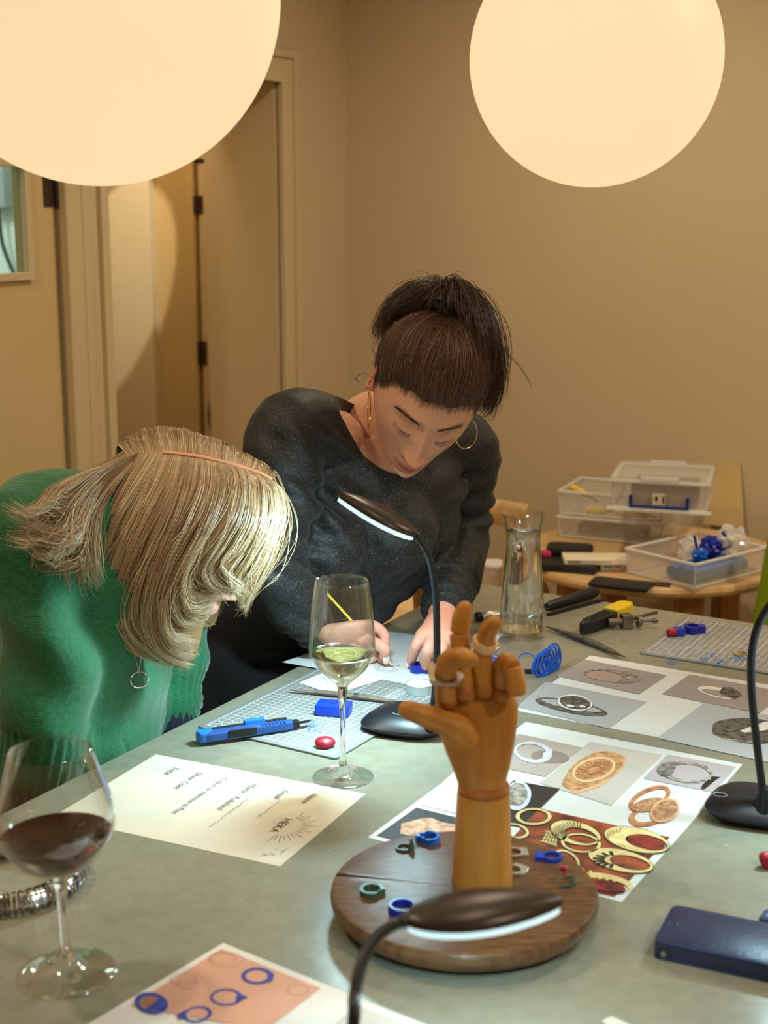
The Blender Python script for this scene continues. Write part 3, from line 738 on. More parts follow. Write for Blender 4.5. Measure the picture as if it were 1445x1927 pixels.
# tealight
tl = empty('tealight', P(789, 1303, MAT_T), (0, 0, 0), 'white tealight candle in a thin metal cup', 'candle')
MB().lathe([(.0005, .0002), (.0192, .0004), (.0198, .004), (.0196, .0135), (.0202, .0140), (.0194, .0142), (.0188, .0125), (.0005, .0122)], 40).build('cup', mat('tealight_cup', C(196, 204, 204), rough=.35, metal=.6), tl)
MB().lathe([(.0187, .0123), (.0186, .0128), (.005, .0124), (.0004, .0126)], 40).build('wax', mat('candle_wax', C(236, 240, 240), rough=.4, sss=.1), tl)
MB().tube([(0, 0, .012), (.0005, 0, .016), (.002, .0, .019)], .0006, 6).build('wick', mat('wick', C(210, 206, 196)), tl)

# wax rings --------------------------------------------------------------
def wax_ring(c, rot, r0, r1, h, m, label, head=None, hm=None, group=None, n=36, squash=1.0):
    t = empty('wax_ring', c, rot, label, 'ring', group)
    out = [(r1*math.cos(2*math.pi*k/n), squash*r1*math.sin(2*math.pi*k/n)) for k in range(n)]
    inn = [(r0*math.cos(2*math.pi*k/n), squash*r0*math.sin(2*math.pi*k/n)) for k in range(n)]
    if head and head[0] == 'block':      # outer contour grows into a rectangular head
        out = []
        for k in range(n):
            a = 2*math.pi*k/n; x, y = r1*math.cos(a), r1*math.sin(a)
            if math.cos(a) > .25:
                y = max(-head[2], min(head[2], y*1.15)); x = head[1]*(1 if abs(y) < head[2]*.999 else .97) if math.cos(a) > .55 else x+ (head[1]-r1)*.5
            out.append((x, y))
    if head and head[0] == 'point':
        out = []
        for k in range(n):
            a = 2*math.pi*k/n; x, y = r1*math.cos(a), r1*math.sin(a)
            if math.cos(a) > .3:
                u = (math.cos(a)-.3)/.7; x = x+(head[1]-r1)*u**1.6; y = y*(1-.75*u**2)+ (0.35*r1*math.copysign(1, y) if .1 < u < .85 else 0)
            out.append((x, y))
    MB().ring(out, inn, 0, h).build('band', m, t, bevel=min(.0006, h*.2), angle=50)
    return t
DZ = .031                                 # top of the round board
# ---------------------------------------------------------------- glassware
M_SOLID = mat('solid_glass', (1, 1, 1, 1), rough=0.0, trans=1.0, ior=1.48)
def thin_glass(name, tint=(1, 1, 1, 1), base=.02, k=1.0, rough=.0):
    """clear thin-walled glass: passes light, mirrors by its Fresnel share"""
    m = bpy.data.materials.new(name); m.use_nodes = True; nt = m.node_tree; N = nt.nodes; L = nt.links
    N.remove(N['Principled BSDF']); out = N['Material Output']
    tr = N.new('ShaderNodeBsdfTransparent'); tr.inputs[0].default_value = tint
    gl = N.new('ShaderNodeBsdfGlossy'); gl.inputs['Roughness'].default_value = rough; gl.inputs[0].default_value = (1, 1, 1, 1)
    lw = N.new('ShaderNodeLayerWeight'); lw.inputs['Blend'].default_value = .5
    pw_ = N.new('ShaderNodeMath'); pw_.operation = 'POWER'; pw_.inputs[1].default_value = 2.4; L.new(lw.outputs['Facing'], pw_.inputs[0])
    fr = N.new('ShaderNodeMapRange'); fr.inputs[3].default_value = .05; fr.inputs[4].default_value = .95; L.new(pw_.outputs[0], fr.inputs[0])
    mx = N.new('ShaderNodeMixShader'); L.new(fr.outputs[0], mx.inputs[0]); L.new(tr.outputs[0], mx.inputs[1]); L.new(gl.outputs[0], mx.inputs[2])
    L.new(mx.outputs[0], out.inputs['Surface']); MATS[name] = m; return m
M_WGLASS = thin_glass('wine_glass', (.985, .99, .985, 1))
def shell(prof, wall, n=64):
    """outer profile (r, z) from the foot upward; the bowl part is hollowed"""
    return prof
def hollow(outer, bowl_i, wall):
    inner = []
    for i in range(len(outer)-1, bowl_i-1, -1):
        r, z = outer[i]; inner.append((max(r-wall, .0004), z+(wall if i == bowl_i else 0)))
    return outer+[(outer[-1][0]-wall*.5, outer[-1][1]+wall*.5)]+inner
def smooth_prof(pts, n):
    q = bez([(r, 0, z) for r, z in pts], n); return [(max(v.x, .0004), v.z) for v in q]
def liquid(bowl, wall, zs, m, parent, name):
    """fills the inside of the bowl to height zs"""
    pr = []
    for r, z in bowl:
        rr = r-wall+.00025
        if z < zs and rr > .0008: pr.append((rr, z+ (wall*.9 if not pr else 0)))
    for (r0, z0_), (r1, z1_) in zip(bowl[:-1], bowl[1:]):
        if z0_ <= zs <= z1_:
            u = (zs-z0_)/max(z1_-z0_, 1e-9); rt = r0+(r1-r0)*u-wall+.00025
    pr = [(.0004, pr[0][1]-.0004)]+pr+[(rt, zs), (rt*.98, zs-.0003), (.0004, zs-.0003)]
    return MB().lathe(pr, 64).build(name, m, parent, angle=35)
def wine_glass(base, foot, stem, bowl, wall, label, wine, zs, wname):
    t = empty('wine_glass', base, (0, 0, 0), label, 'wine glass', 'stemmed wine glasses')
    bp = smooth_prof(bowl, 40)
    fp = [(.0004, .0), (foot*.97, .0), (foot, .0008), (foot*.99, .0016)]+smooth_prof(stem, 26)
    outer = fp+bp
    nf = 11
    MB().lathe(fp[:nf+4], 72).build('foot', M_WGLASS, t, angle=60)
    MB().lathe(fp[nf+3:]+bp[:2], 48).build('stem', M_SOLID, t, angle=60)
    MB().lathe(hollow(bp[1:], 1, wall), 72, cap=False).build('bowl', M_WGLASS, t, angle=60)
    liquid(bp[1:], wall, zs, wine, t, wname)
    return t
M_WHITEW = mat('white_wine', C(250, 236, 150), rough=0.0, trans=1.0, ior=1.34)
M_REDW = mat('red_wine', C(84, 12, 22), rough=0.0, trans=1.0, ior=1.34)
wc = P(645.5, 1463)
def zat(px, py, Y): return D(px, py, Y).z-TZ
zr = zat(645, 1093, wc.y); zb = zat(645, 1290, wc.y); zw = zat(645, 1232, wc.y)
wine_glass(wc, .038, [(.036, .0022), (.020, .0045), (.0085, .010), (.0045, .020), (.0036, .045), (.0036, .075), (.0046, zb-.018), (.0062, zb-.006)],
           [(.0066, zb), (.014, zb+.008), (.029, zb+.022), (.0385, zb+.040), (.0405, zw+.004), (.0395, zw+.025), (.0365, zr-.032), (.0320, zr)], .0010,
           'tall stemmed glass of pale white wine beside the cutting mat', M_WHITEW, zw, 'white_wine')
rc = P(127, 1832)
zr2 = zat(107, 1412, rc.y); zb2 = zat(113, 1652, rc.y); zw2 = zat(110, 1572, rc.y)
rg = wine_glass(rc, .046, [(.044, .0024), (.026, .0045), (.010, .011), (.0052, .022), (.0042, .045), (.0042, .065), (.0052, zb2-.012), (.0066, zb2-.004)],
           [(.0070, zb2), (.016, zb2+.006), (.034, zb2+.018), (.049, zw2-.004), (.0535, zw2+.012), (.0515, zw2+.030), (.045, zr2-.030), (.0365, zr2)], .0010,
           'wide stemmed glass of red wine at the left front', M_REDW, zw2, 'red_wine')
rg.rotation_euler = (math.radians(0), math.radians(-1.5), 0)
# carafe
cc = P(981, 1196)
zt = zat(984, 966, cc.y); zwat = zat(983, 1000, cc.y)
cf = empty('water_carafe', cc, (0, 0, 0), 'clear glass carafe filled with water behind the wooden hand', 'carafe')
R_ = .0365
prof = smooth_prof([(.033, .0), (.0362, .003), (.0365, .012), (.0358, zt*.22), (.0335, zt*.40), (.0300, zt*.60), (.0280, zt*.74), (.0285, zt*.84), (.0320, zt*.95), (.0352, zt)], 40)
MB().lathe([(.0004, 0)]+hollow(prof, 2, .0016)[:-1]+[(.0004, .010)], 72).build('glass', M_WGLASS, cf, angle=60)
pr = [(.0004, .0098)]
for r, z in prof[3:]:
    if z < zwat and z > .0099: pr.append((r-.0016+.0003, z))
pr += [(pr[-1][0], zwat), (pr[-1][0]*.98, zwat-.0003), (.0004, zwat-.0003)]
MB().lathe(pr, 72).build('water', mat('water', (.97, 1, .99, 1), rough=0.0, trans=1.0, ior=1.33), cf, angle=35)
# ---------------------------------------------------------------- round wooden board
M_BOARD = mat('dark_wood', C(118, 84, 54), rough=.30, col2=C(82, 54, 32), scale=14, stretch=(3, 14, 3), bump=.25, bscale=60, spec=.5)
M_BOARDE = mat('dark_wood_edge', C(74, 52, 36), rough=.6, vary=.2, scale=30)
bc = P(873, 1669, DZ); BR = .1315
bd = empty('wooden_board', (bc.x, bc.y, TZ), rz(0), 'round dark wooden turntable board with a split, carrying the wooden hand', 'wooden board')
cut = math.radians(-12)                  # direction of the split between the two planks
def half(side):
    # half disc on one side of the split, the gap widens towards the left rim
    pts = []; n = 44
    for k in range(n+1):
        a = cut+(math.pi*k/n if side > 0 else -math.pi*k/n)
        pts.append((BR*math.cos(a), BR*math.sin(a)))
    dx, dy = math.cos(cut), math.sin(cut); nx, ny = -dy*side, dx*side
    out = []
    for (x, y) in pts:
        s = x*dx+y*dy; t = x*nx+y*ny
        gap = .0001+.0035*max(0, -s/BR)**2
        t = t if t > gap else gap
        out.append((s*dx+t*nx+.012*nx*side*0, s*dy+t*ny))
    inner = []
    for k in range(14):
        s = BR*(-1+2*(k+1)/15); gap = .0001+.0035*max(0, -s/BR)**2
        inner.append((s*dx+gap*nx, s*dy+gap*ny))
    return out+inner if side > 0 else out+inner
for side in (1, -1):
    poly = half(side)
    if side < 0: poly = poly[::-1]
    mb = MB(); n = len(poly)
    def rg(sc, z):
        return [Vector((x*sc, y*sc, z)) for x, y in poly]
    loops = [rg(.90, .0108), rg(.955, .0115), rg(.99, .017), rg(1.0, .023), rg(.996, DZ-.0035), rg(.985, DZ-.001), rg(.965, DZ)]
    vs = [v for l in loops for v in l]; fs = []
    for i in range(len(loops)-1):
        for j in range(n):
            k = (j+1) % n; fs.append((i*n+j, i*n+k, (i+1)*n+k, (i+1)*n+j))
    fs.append(tuple(range(n-1, -1, -1))); fs.append(tuple((len(loops)-1)*n+j for j in range(n)))
    raw('plank', vs, fs, M_BOARD, bd, angle=35)
MB().lathe([(.092, 0), (.098, .006), (.112, .0105), (.09, .011)], 48).build('foot', M_BOARDE, bd)
MB().lathe([(.07, 0), (.07, .02)], 32).build('core', M_BOARDE, bd)

# ---------------------------------------------------------------- wooden mannequin hand
M_HW = mat('mannequin_wood', C(198, 138, 62), rough=.42, col2=C(178, 116, 46), scale=9, stretch=(6, 6, 1), spec=.4)
M_HWE = mat('mannequin_wood_joint', C(168, 104, 40), rough=.5, vary=.1, scale=30)
HY = bc.y+.004
h0 = D(907, 1668, HY)
mh = empty('wooden_hand', (h0.x, h0.y, TZ+DZ), (0, 0, 0), 'jointed wooden mannequin hand standing on the round board', 'mannequin hand')
HO = Vector((h0.x, h0.y, TZ+DZ))
def hp_(px, py, dy=0.0): return D(px, py, HY+dy)-HO
PXM = 2673/(HY*CP+(CAMH-TZ-.18)*SP)      # pixels for a metre near the hand
def sec(cx, py, hw, hd, dy=0.0, n=32, ex=2.3):
    c = hp_(cx, py, dy); out = []
    for k in range(n):
        a = 2*math.pi*k/n; ca, sa = math.cos(a), math.sin(a)
        out.append(c+Vector((hw/PXM*math.copysign(abs(ca)**(2/ex), ca), hd/PXM*math.copysign(abs(sa)**(2/ex), sa), 0)))
    return out
def loft(secs, name, m, parent=None, angle=50):
    n = len(secs[0]); vs = [v for s in secs for v in s]; fs = []
    for i in range(len(secs)-1):
        for k in range(n):
            q = (k+1) % n; fs.append((i*n+k, i*n+q, (i+1)*n+q, (i+1)*n+k))
    fs.append(tuple(range(n-1, -1, -1))); fs.append(tuple((len(secs)-1)*n+k for k in range(n)))
    return raw(name, vs, fs, m, parent or mh, angle=angle)
b0 = h0
fz = [(.0290, 0), (.0300, .0015), (.0296, .012), (.0275, .055), (.0258, .094), (.0256, .0955)]
MB().lathe(fz, 40, (0, 0, 0)).build('forearm', M_HW, mh)
topz = hp_(907, 1489).z
sc_ = topz/.0955
mhf = mh.children[0]; mhf.scale = (1, 1, sc_)
MB().lathe([(.0235, topz-.001), (.0250, topz+.001), (.0252, topz+.006), (.0245, topz+.0075), (.020, topz+.009)], 40).build('wrist_joint', M_HWE, mh)
loft([sec(907, 1481, 42, 40, ex=2), sec(906, 1470, 46, 41, ex=2.05), sec(905, 1445, 54, 40, ex=2.1), sec(902, 1415, 63, 38, ex=2.2), sec(899, 1380, 72, 35),
      sec(897, 1350, 77, 32), sec(897, 1328, 78, 29), sec(897, 1312, 75, 26), sec(897, 1303, 66, 20), sec(897, 1299, 50, 13)], 'palm', M_HW, angle=70)
# thumb mound: an inclined drum on the palm's face
def seg(pts, rads, name, m=None, n=18, round_end=False, parent=None, angle=50):
    pts = [Vector(p) for p in pts]
    path = bez(pts, 10) if len(pts) > 2 else [pts[0].lerp(pts[1], k/10) for k in range(11)]
    m_ = len(path)-1
    rr = []
    for k in range(m_+1):
        u = k/m_*(len(rads)-1); i = min(int(u), len(rads)-2); f = u-i
        rr.append(rads[i]*(1-f)+rads[i+1]*f)
    d0 = (path[0]-path[1]).normalized(); d1 = (path[-1]-path[-2]).normalized()
    # soft start
    path = [path[0]+d0*rr[0]*.10, path[0]]+path[1:]; rr = [rr[0]*.86, rr[0]]+rr[1:]
    if round_end:
        R = rr[-1]; e = path[-1]
        for a in (25, 45, 62, 76, 86):
            path.append(e+d1*R*1.05*math.sin(math.radians(a))); rr.append(R*math.cos(math.radians(a)))
    else:
        path.append(path[-1]+d1*rr[-1]*.10); rr.append(rr[-1]*.86)
    return MB().tube(path, rr, n).build(name, m or M_HW, parent or mh, angle=angle)
def ball(c, r, name='joint', sq=1.0):
    return MB().lathe([(max(r*math.sin(math.pi*k/14), 1e-4), -r*math.cos(math.pi*k/14)*sq) for k in range(15)], 20, c).build(name, M_HWE, mh, angle=None)
rF = .0102
seg([hp_(880, 1392, -.016), hp_(858, 1372, -.024), hp_(833, 1358, -.026)], [.0150, .0150, .0118], 'thumb_base')
seg([hp_(834, 1360, -.026), hp_(800, 1347, -.030), hp_(767, 1336, -.034)], [.0116, .0108, .0088], 'thumb_tip', round_end=True)
# index: upright first joint, second folded over to the right towards the viewer
ball(hp_(841, 1318, -.012), .0105); ball(hp_(876, 1302, -.012), .0105); ball(hp_(911, 1294, -.012), .0105); ball(hp_(945, 1303, -.012), .0102)
seg([hp_(839, 1314, -.014), hp_(837, 1276, -.018)], [.0105, .0102], 'index_proximal')
seg([hp_(838, 1272, -.018), hp_(841, 1250, -.022), hp_(852, 1238, -.030)], [.0102, .0104, .0100], 'index_middle')
seg([hp_(852, 1240, -.031), hp_(868, 1236, -.040), hp_(884, 1242, -.047)], [.0098, .0092, .0080], 'index_tip', round_end=True)
# middle finger: straight up
seg([hp_(875, 1298, -.010), hp_(870, 1255, -.006)], [.0103, .0100], 'middle_proximal')
seg([hp_(869, 1250, -.006), hp_(865, 1194, .000)], [.0100, .0097], 'middle_middle')
seg([hp_(865, 1190, .000), hp_(869, 1164, .002), hp_(874, 1147, .003)], [.0092, .0094, .0080], 'middle_tip', round_end=True)
# ring finger
seg([hp_(911, 1290, -.010), hp_(908, 1232, -.010)], [.0103, .0098], 'ring_proximal')
seg([hp_(908, 1228, -.010), hp_(912, 1204, -.014)], [.0094, .0090], 'ring_middle')
seg([hp_(913, 1206, -.014), hp_(920, 1185, -.020), hp_(929, 1173, -.024)], [.0088, .0086, .0074], 'ring_tip', round_end=True)
# little finger, folded down over itself
seg([hp_(946, 1299, -.010), hp_(945, 1258, -.012)], [.0098, .0094], 'little_proximal')
seg([hp_(945, 1253, -.012), hp_(953, 1247, -.018), hp_(964, 1257, -.026)], [.0094, .0096, .0092], 'little_middle')
seg([hp_(966, 1258, -.027), hp_(971, 1282, -.030), hp_(973, 1306, -.031)], [.0092, .0094, .0084], 'little_tip')
# rings worn by the wooden fingers
M_CRM = mat('cream_resin', C(222, 190, 140), rough=.5, vary=.08, scale=40)
M_GSILV = mat('cast_silver', C(176, 166, 152), rough=.42, metal=.55, vary=.15, scale=90, bump=.3, bscale=200)
def finger_ring(c, r0, r1, h, rot, m, label, n=32, shape=None):
    t = empty('finger_ring', HO+c, rot, label, 'ring', 'rings on the wooden fingers')
    inn = [(r0*math.cos(2*math.pi*k/n), r0*math.sin(2*math.pi*k/n)) for k in range(n)]
    if shape:
        out = []
        for k in range(n):
            a = 2*math.pi*k/n; d = Vector((math.cos(a), math.sin(a))); best = 1e9; m_ = len(shape)
            for i in range(m_):
                p = Vector(shape[i]); q = Vector(shape[(i+1) % m_]); e = q-p
                den = d.x*e.y-d.y*e.x
                if abs(den) < 1e-12: continue
                s = (p.x*e.y-p.y*e.x)/den; u = (p.x*d.y-p.y*d.x)/den
                if s > 0 and -1e-6 <= u <= 1+1e-6: best = min(best, s)
            out.append((d.x*best, d.y*best))
    else: out = [(r1*math.cos(2*math.pi*k/n), r1*math.sin(2*math.pi*k/n)) for k in range(n)]
    MB().ring(out, inn, -h/2, h/2).build('band', m, t, angle=50, bevel=.0004)
    return t
finger_ring(hp_(912, 1212, -.0125), .0093, .0122, .0085, (math.radians(16), math.radians(14), 0), M_CRM, 'cream ring worn on the tall ring finger of the wooden hand')
fr = finger_ring(hp_(838, 1270, -.018), .0105, .02, .004, (math.radians(26), math.radians(2), math.radians(4)), M_GSILV, 'flat-faced metal ring with cream edge worn on the wooden index finger', 40, [(-.0165, .0130), (-.0150, -.0120), (.0100, -.0135), (.0180, -.0040), (.0140, .0120)])
MB().prism([(-.0158, .0122), (-.0146, -.0112), (-.0105, -.0112), (-.0112, .0122)], .0021, .0036).build('cream_face', M_CRM, fr, smooth=False)

# ---------------------------------------------------------------- rings on the board
G = 'wax rings on the round board'
def on_board(px, py): p = P(px, py, DZ); return (p.x, p.y, TZ+DZ)
t = wax_ring(on_board(806, 1583), rz(175), .0090, .0118, .0070, M_BWAXL, 'light blue wax ring at the back of the round board', ('block', .0135, .004), group=G)
t = wax_ring(on_board(760, 1598), rz(150), .0066, .0088, .0028, M_GWAX, 'small green wax ring with an upright pointed head', group=G)
MB().prism([(-.0102, -.004), (-.0066, -.0035), (-.0066, .0035), (-.0102, .004)], 0, .005).add([(-.0102, -.004, .005), (-.0066, -.0035, .005), (-.0066, .0035, .005), (-.0102, .004, .005), (-.0100, .0, .0135), (-.0084, .0, .0135)], [(0, 1, 5, 4), (1, 2, 5), (2, 3, 4, 5), (3, 0, 4)]).build('head', M_GWAX, t, smooth=False)
t = wax_ring(on_board(699, 1681), rz(20), .0088, .0114, .0055, M_GWAX, 'thick green wax ring at the left rim of the board', ('block', .0125, .006), group=G)
t = wax_ring(on_board(757, 1716), rz(10), .0098, .0135, .0080, M_BWAXD, 'dark blue wax ring beside the front lamp\'s neck', group=G)
t = wax_ring(on_board(1038, 1616), rz(172), .0080, .0108, .0040, M_BWAX, 'blue wax ring with a toothed head near the red-stoned ring', ('block', .0150, .007), group=G)
for k in range(4): MB().lathe([(.0018, 0), (.0018, .0042)], 10, (.0155, -.006+k*.004, 0)).build('tooth', M_BWAX, t)
t = wax_ring(on_board(1066, 1661), (math.radians(-14), 0, math.radians(80)), .0092, .0112, .0022, M_GWAX, 'thin green wax ring carrying a red stone', group=G)
MB().tube([(.0100, .002, .001), (.013, .002, .006)], .0016, 8).build('setting', M_RWAX, t)
MB().lathe([(.0006, 0), (.0038, .003), (.0042, .005), (.003, .0065), (.0006, .0068)], 12, (.0138, .002, .005)).build('stone', M_RWAX, t, angle=20)
t = wax_ring(on_board(966, 1607), rz(2), .0082, .0106, .0034, M_GSILV, 'flat silver ring with a square head behind the wooden forearm', ('block', .0150, .0085), group='silver rings on the round board')
t = wax_ring(on_board(964, 1640), rz(8), .0084, .0108, .0034, M_GSILV, 'flat silver ring with a pointed head, nearer of the silver pair', ('point', .0175), group='silver rings on the round board')
t = wax_ring(on_board(950, 1741), rz(0), .0080, .0112, .0060, mat('bottle_green_wax', C(24, 92, 56), rough=.4), 'deep green wax ring just below the front lamp head', group=G)
t = wax_ring(on_board(1003, 1733), rz(150), .0076, .0100, .0034, mat('pale_pink_wax', C(206, 184, 170), rough=.5), 'pale cream ring with a square head below the front lamp head', ('block', .0135, .008), group=G)
# ring under the standing woman's fingers and on the mats
c = P(787, 1263, .0044); t = wax_ring(c, rz(-14), .0092, .0125, .0115, M_BWAXD, 'deep blue wax ring held under the standing woman\'s fingers', ('block', .0160, .0085))
c = P(1303, 1190, MAT_T); t = wax_ring(c, rz(2), .0095, .0150, .0120, M_BWAXD, 'dark blue wax ring with a square shoulder on the right mat', ('block', .0200, .0085))
c = P(1272, 1196, MAT_T)
t = empty('wax_piece', c, rz(10), 'blue wax piece with a carved red end on the right mat', 'wax')
MB().rbox((.005, 0, .0068), (.018, .017, .0135), r=.005).build('blue_half', M_BWAX, t)
lp = lump('red_half', (-.0085, -.001, .0), (.0098, .0088, .0080), M_RWAX, None, None, 21); lp.parent = t
c = P(1396, 1232, MAT_T); t = wax_ring(c, rz(-160), .0075, .0098, .0035, mat('brass_ring', C(190, 168, 120), rough=.4, metal=.4), 'small pale ring blank among the shavings on the right mat', ('block', .0130, .007))
# wax shavings: far too many flakes to count
M_FLAKE = mat('wax_shavings', C(70, 132, 206), rough=.5, vary=.2, scale=200)
rnd = random.Random(4); mb = MB()
for (cx, cy, s, n, zz) in ((1325, 1243, 9, 36, MAT_T), (1338, 1234, 8, 24, MAT_T), (1356, 1245, 9, 40, MAT_T), (1392, 1240, 14, 90, MAT_T), (1265, 1246, 10, 46, .0001), (1280, 1256, 20, 16, .0001), (1345, 1240, 30, 20, MAT_T)):
    for k in range(n):
        p = P(cx+rnd.gauss(0, s*.6), cy+rnd.gauss(0, s*.28), zz); r = rnd.uniform(.0005, .0016)
        mb.box((p.x, p.y, p.z+.0006+rnd.random()*.001), (r*2, r*.8, .0003), rot=(rnd.uniform(-.5, .5), rnd.uniform(-.5, .5), rnd.uniform(0, 6)))
o = mb.build('wax_shavings', M_FLAKE, None, smooth=False); tag(o, 'blue wax shavings scattered on and beside the right mat', 'wax shavings', kind='stuff')
mb = MB()
for k in range(60):
    p = P(588+rnd.gauss(0, 9), 1368+rnd.gauss(0, 5), MAT_T); r = rnd.uniform(.0005, .0016)
    mb.box((p.x, p.y, p.z+.0006), (r*2, r*.8, .0003), rot=(rnd.uniform(-.5, .5), rnd.uniform(-.5, .5), rnd.uniform(0, 6)))
o = mb.build('wax_shavings', M_FLAKE, None, smooth=False); tag(o, 'blue wax shavings at the tip of the craft knife', 'wax shavings', kind='stuff')

# ---------------------------------------------------------------- metal ring gauge at the left edge
M_CHROME = mat('chrome', C(186, 186, 190), rough=.18, metal=1.0, vary=.05, scale=50)
rg0 = P(26, 1662); HR = .066
rs = empty('ring_gauge', (rg0.x, rg0.y, TZ), (0, 0, 0), 'hoop of many steel ring sizers beside the red wine glass', 'ring gauge')
MB().tube([(HR*math.cos(2*math.pi*k/60), HR*math.sin(2*math.pi*k/60), .0040) for k in range(61)], .0012, 8, cap=False).build('hoop', M_CHROME, rs)
rnd = random.Random(2); tmpl = {}
for k in range(64):
    a = math.radians(-150+k*4.7+rnd.uniform(-.8, .8))
    size = .0105+.0035*(k/64); key = round(size, 3)
    if key not in tmpl:
        n = 24
        o_ = [(size*1.0*math.cos(2*math.pi*i/n), size*math.sin(2*math.pi*i/n)) for i in range(n)]
        i_ = [((size-.0011)*math.cos(2*math.pi*i/n), (size-.0011)*math.sin(2*math.pi*i/n)) for i in range(n)]
        q = MB().ring(o_, i_, -.0016, .0016); me = bpy.data.meshes.new('sizing_ring'); me.from_pydata([tuple(v) for v in q.v], [], q.f)
        me.polygons.foreach_set('use_smooth', [True]*len(me.polygons)); me.set_sharp_from_angle(angle=math.radians(50)); me.materials.append(M_CHROME); tmpl[key] = me
    o = bpy.data.objects.new('sizing_ring', tmpl[key]); COL.objects.link(o); o.parent = rs
    o.location = (HR*math.cos(a), HR*math.sin(a), size+.0004)
    o.rotation_euler = (math.radians(90)+rnd.uniform(-.15, .15), 0, a+rnd.uniform(-.12, .12))
# stain ring on the table left of the red wine glass is part of the painted top

# ---------------------------------------------------------------- blue plastic ring gauge behind the fingers
M_BPL = mat('blue_plastic', C(28, 96, 206), rough=.25, spec=.6)
q0 = P(1000, 1278)
pg = empty('plastic_ring_gauge', (q0.x, q0.y, TZ), (0, 0, 0), 'bunch of blue plastic ring sizers between the wooden hand and photo sheet', 'ring gauge')
n = 28
def blue_ring(p, r, yaw, tilt=0):
    o_ = [(r*math.cos(2*math.pi*i/n), r*math.sin(2*math.pi*i/n)) for i in range(n)]
    i_ = [((r-.0016)*math.cos(2*math.pi*i/n), (r-.0016)*math.sin(2*math.pi*i/n)) for i in range(n)]
    o = MB().ring(o_, i_, -.0013, .0013).build('sizing_ring', M_BPL, pg, angle=50)
    o.location = (p.x-q0.x, p.y-q0.y, r+.0003); o.rotation_euler = (math.radians(90+tilt), 0, math.radians(yaw))
for k in range(10):
    p = P(1016+k*3.0, 1274-k*1.4); blue_ring(p, .0175+.0004*k, 38+k*2.2, (-9 if k % 2 else 4))
blue_ring(P(990, 1263), .0142, 4, -10)
for k in range(6): blue_ring(P(914+k*4, 1261+k*.6), .0130, 64+k*2, 5)
MB().rbox((P(985, 1268).x-q0.x, P(985, 1268).y-q0.y, .004), (.05, .006, .006), r=.002).build('holder_bar', M_KBLK, pg)

# ---------------------------------------------------------------- black and yellow knife, clamp, black handled knife
a = P(1092, 1196); b = P(1180, 1158); d = b-a
yk = empty('utility_knife', (a.x, a.y, TZ), rz(math.degrees(math.atan2(d.y, d.x))), 'black utility knife with a yellow end lying by the clamp', 'knife')
LK = d.length
M_YEL = mat('yellow_plastic', C(236, 196, 22), rough=.35)
MB().prism([(0, -.006), (.02, -.012), (LK*.55, -.015), (LK*.66, -.013), (LK*.66, .012), (LK*.55, .014), (.02, .010), (0, .003)], .003, .022).build('body', M_KBLK, yk, smooth=False, bevel=.003)
MB().prism([(LK*.62, -.015), (LK*.95, -.015), (LK*1.02, -.008), (LK*1.02, .010), (LK*.95, .015), (LK*.62, .014)], .005, .0255).build('end_block', M_YEL, yk, smooth=False, bevel=.003)
for k in range(7): MB().box((LK*(.14+.065*k), 0, .0222), (.0025, .017, .0016)).build('grip_rib', M_KBLK, yk, smooth=False)
MB().prism([(-.014, -.003), (.004, -.005), (.004, .002)], .004, .0046).build('blade', M_BLADE, yk, smooth=False)
M_CAST = mat('tool_steel', C(128, 120, 108), rough=.38, metal=.85, vary=.2, scale=60)
a = P(1158, 1184); b = P(1232, 1172)
cl = empty('screw_clamp', (a.x, a.y, TZ), rz(12), 'small steel hand clamp with a screw beside the yellow knife', 'clamp')
MB().box((.020, .004, .012), (.018, .020, .024)).build('body', M_CAST, cl, smooth=False, bevel=.002)
MB().box((.052, .018, .014), (.07, .006, .005), rot=(0, -.06, .32)).build('bar', M_CAST, cl, smooth=False, bevel=.001)
MB().tube([(-.012, .003, .012), (.012, .003, .012)], .006, 12).build('barrel', M_CAST, cl)
MB().tube([(.028, .0, .012), (.068, -.004, .012)], .0025, 10).build('screw', M_CAST, cl)
MB().lathe([(.0098, -.003), (.0104, 0), (.0098, .003)], 24).xf(Matrix.Translation((.040, -.001, .012)) @ Matrix.Rotation(math.pi/2, 4, 'Y')).build('thumb_wheel', M_CAST, cl)
MB().lathe([(.004, -.004), (.0046, 0), (.004, .004)], 16).xf(Matrix.Translation((.068, -.004, .012)) @ Matrix.Rotation(math.pi/2, 4, 'Y')).build('knob', M_CAST, cl)
a = P(1028, 1155); b = P(1126, 1128); d = b-a
bk = empty('black_handled_knife', (a.x, a.y, TZ), rz(math.degrees(math.atan2(d.y, d.x))), 'black handled knife lying at the far edge behind the carafe', 'knife')
LB = d.length
MB().tube([(0, 0, .012), (.01, 0, .0125), (LB*.5, .002, .0128), (LB*.9, .004, .0135), (LB, .004, .0130)], [(.007, .006), (.0095, .0075), (.0105, .0085), (.0115, .009), (.007, .006)], 16, up=(0, 0, 1)).build('handle', M_KBLK, bk)
MB().box((LB*.46, -.012, .003), (LB*1.05, .006, .004)).build('sheath', M_KBLK, bk, smooth=False)
for u in (.35, .75): MB().lathe([(.002, 0), (.002, .0012)], 10, (LB*u, .002, .0225)).build('rivet', M_STEEL, bk)
MB().prism([(-.08, -.002), (0, -.006), (0, .006), (-.06, .006)], .011, .0122).build('blade', M_BLADE, bk, smooth=False)
c = P(925, 1170)
fo = empty('foil_tube', c, rz(15), 'small crumpled foil tube with a black cap beside the carafe', 'tube')
